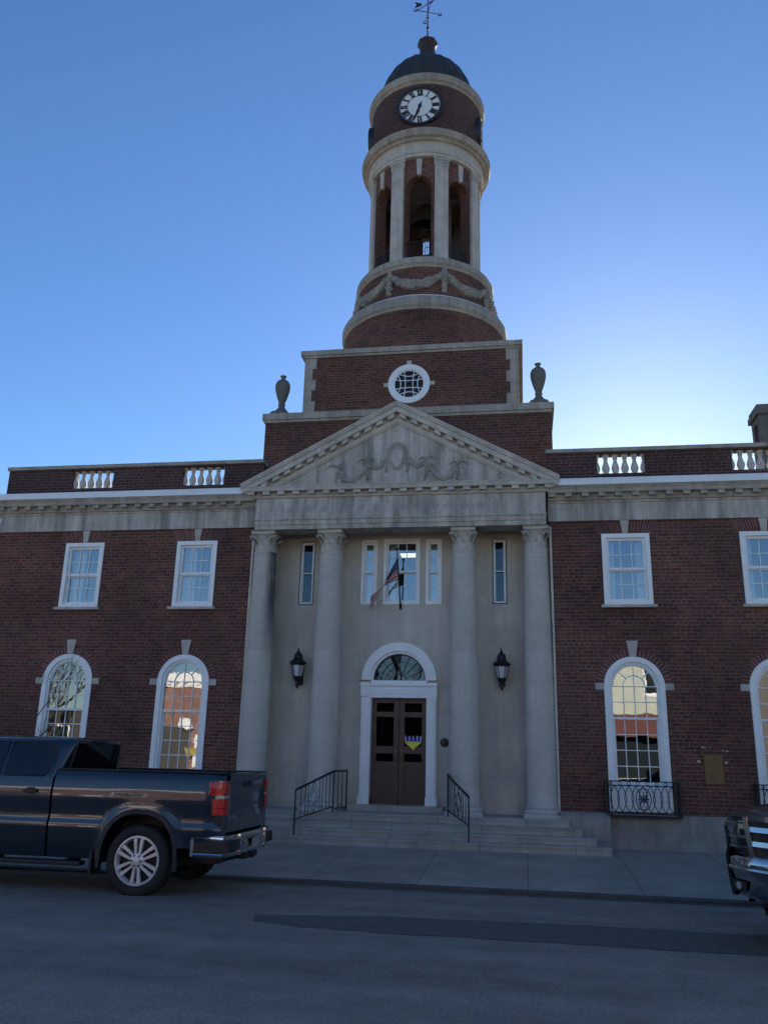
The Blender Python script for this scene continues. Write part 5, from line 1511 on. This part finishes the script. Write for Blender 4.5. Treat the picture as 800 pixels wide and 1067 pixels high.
mb = MB(); mb.prism([(-17.1,1.85),(-16.2,1.85),(-16.4,1.6),(-16.9,1.6)][::-1], YB+.31, YB+.36); mb.build('sign_board', M['yellow'], b)
b = block('tall cream painted building across the street', 2.2, 10.6, 8.6, 'cream', [(5.7,6.5,4.9,7.2),(7.0,7.9,5.0,7.3)])
mb = MB(); mb.box(2.2,10.6,YB+.004,YB+.9,2.9,3.9); mb.build('awning', M['awning'], b)
mb = MB(); mb.box(2.4,10.4,YB+.004,YB+.06,.3,2.9); mb.build('shopfront', M['dark_glass'], b)
b = block('dark grey two storey building across the street', 10.8, 24, 7.4, 'shop_green', [(12.2,13.5,4.0,6.2),(15,16.3,4.0,6.2)])
mb = MB(); mb.box(11.2,23.6,YB+.004,YB+.06,.3,2.9); mb.build('shopfront', M['dark_glass'], b)
b = block('low dark building with a flat roof across the street', -40, -20.5, 3.7, 'shop_green', [(-38,-36.6,1.4,3.0),(-34,-32.6,1.4,3.0),(-25,-23.6,1.4,3.0)])
b = block('narrow two storey brick building across the street', -6.0, 1.9, 4.4, 'brick_sun', [(-5,-3.9,2.6,3.9),(-2.6,-1.5,2.6,3.9)])
b = block('low dark building added across the street to cover sky in the door reflections', -9.4, -6.1, 4.9, 'shop_green', [(-8.6,-7.2,2.9,4.2)])  # added block out of view, keeps the sky gap out of the door glass
# bare trees in the gaps
bark = bpy.data.materials['sapling_bark']
def bare_tree(x, y, h, label, seed):
    random.seed(seed)
    t = thing('bare_tree', label, 'tree', (x, y, .12))
    mb = MB(); mb.tube([(x,y,.1),(x+.05,y,h*.2),(x-.04,y,h*.42)], [h*.028,h*.022,h*.016], 8); mb.build('trunk', bark, t)
    mb = MB()
    def limb(p, d, L, r, dep):
        pts = [Vector(p)]; dd = Vector(d).normalized()
        for k in range(5):
            dd = (dd+Vector((random.uniform(-.25,.25), random.uniform(-.25,.25), random.uniform(-.05,.2)))).normalized(); pts.append(pts[-1]+dd*L/5)
        mb.tube(pts, [r*(1-.7*k/5) for k in range(6)], 4)
        if dep:
            for k in range(4):
                i = random.randint(1, 5); limb(pts[i], dd+Vector((random.uniform(-1,1), random.uniform(-1,1), random.uniform(0,.6))), L*random.uniform(.45,.7), r*.5, dep-1)
    for k in range(6):
        a = k*1.05; limb((x, y, h*(.25+.03*k)), (math.cos(a)*.8, math.sin(a)*.8, 1), h*.42, h*.011, 3)
    mb.build('crown', bark, t)
bare_tree(-24.5, -8, 7.5, 'bare street tree beside the low flat roofed building across the street', 3)
bare_tree(-7.7, -7.5, 8.5, 'bare street tree between two brick buildings across the street', 5)
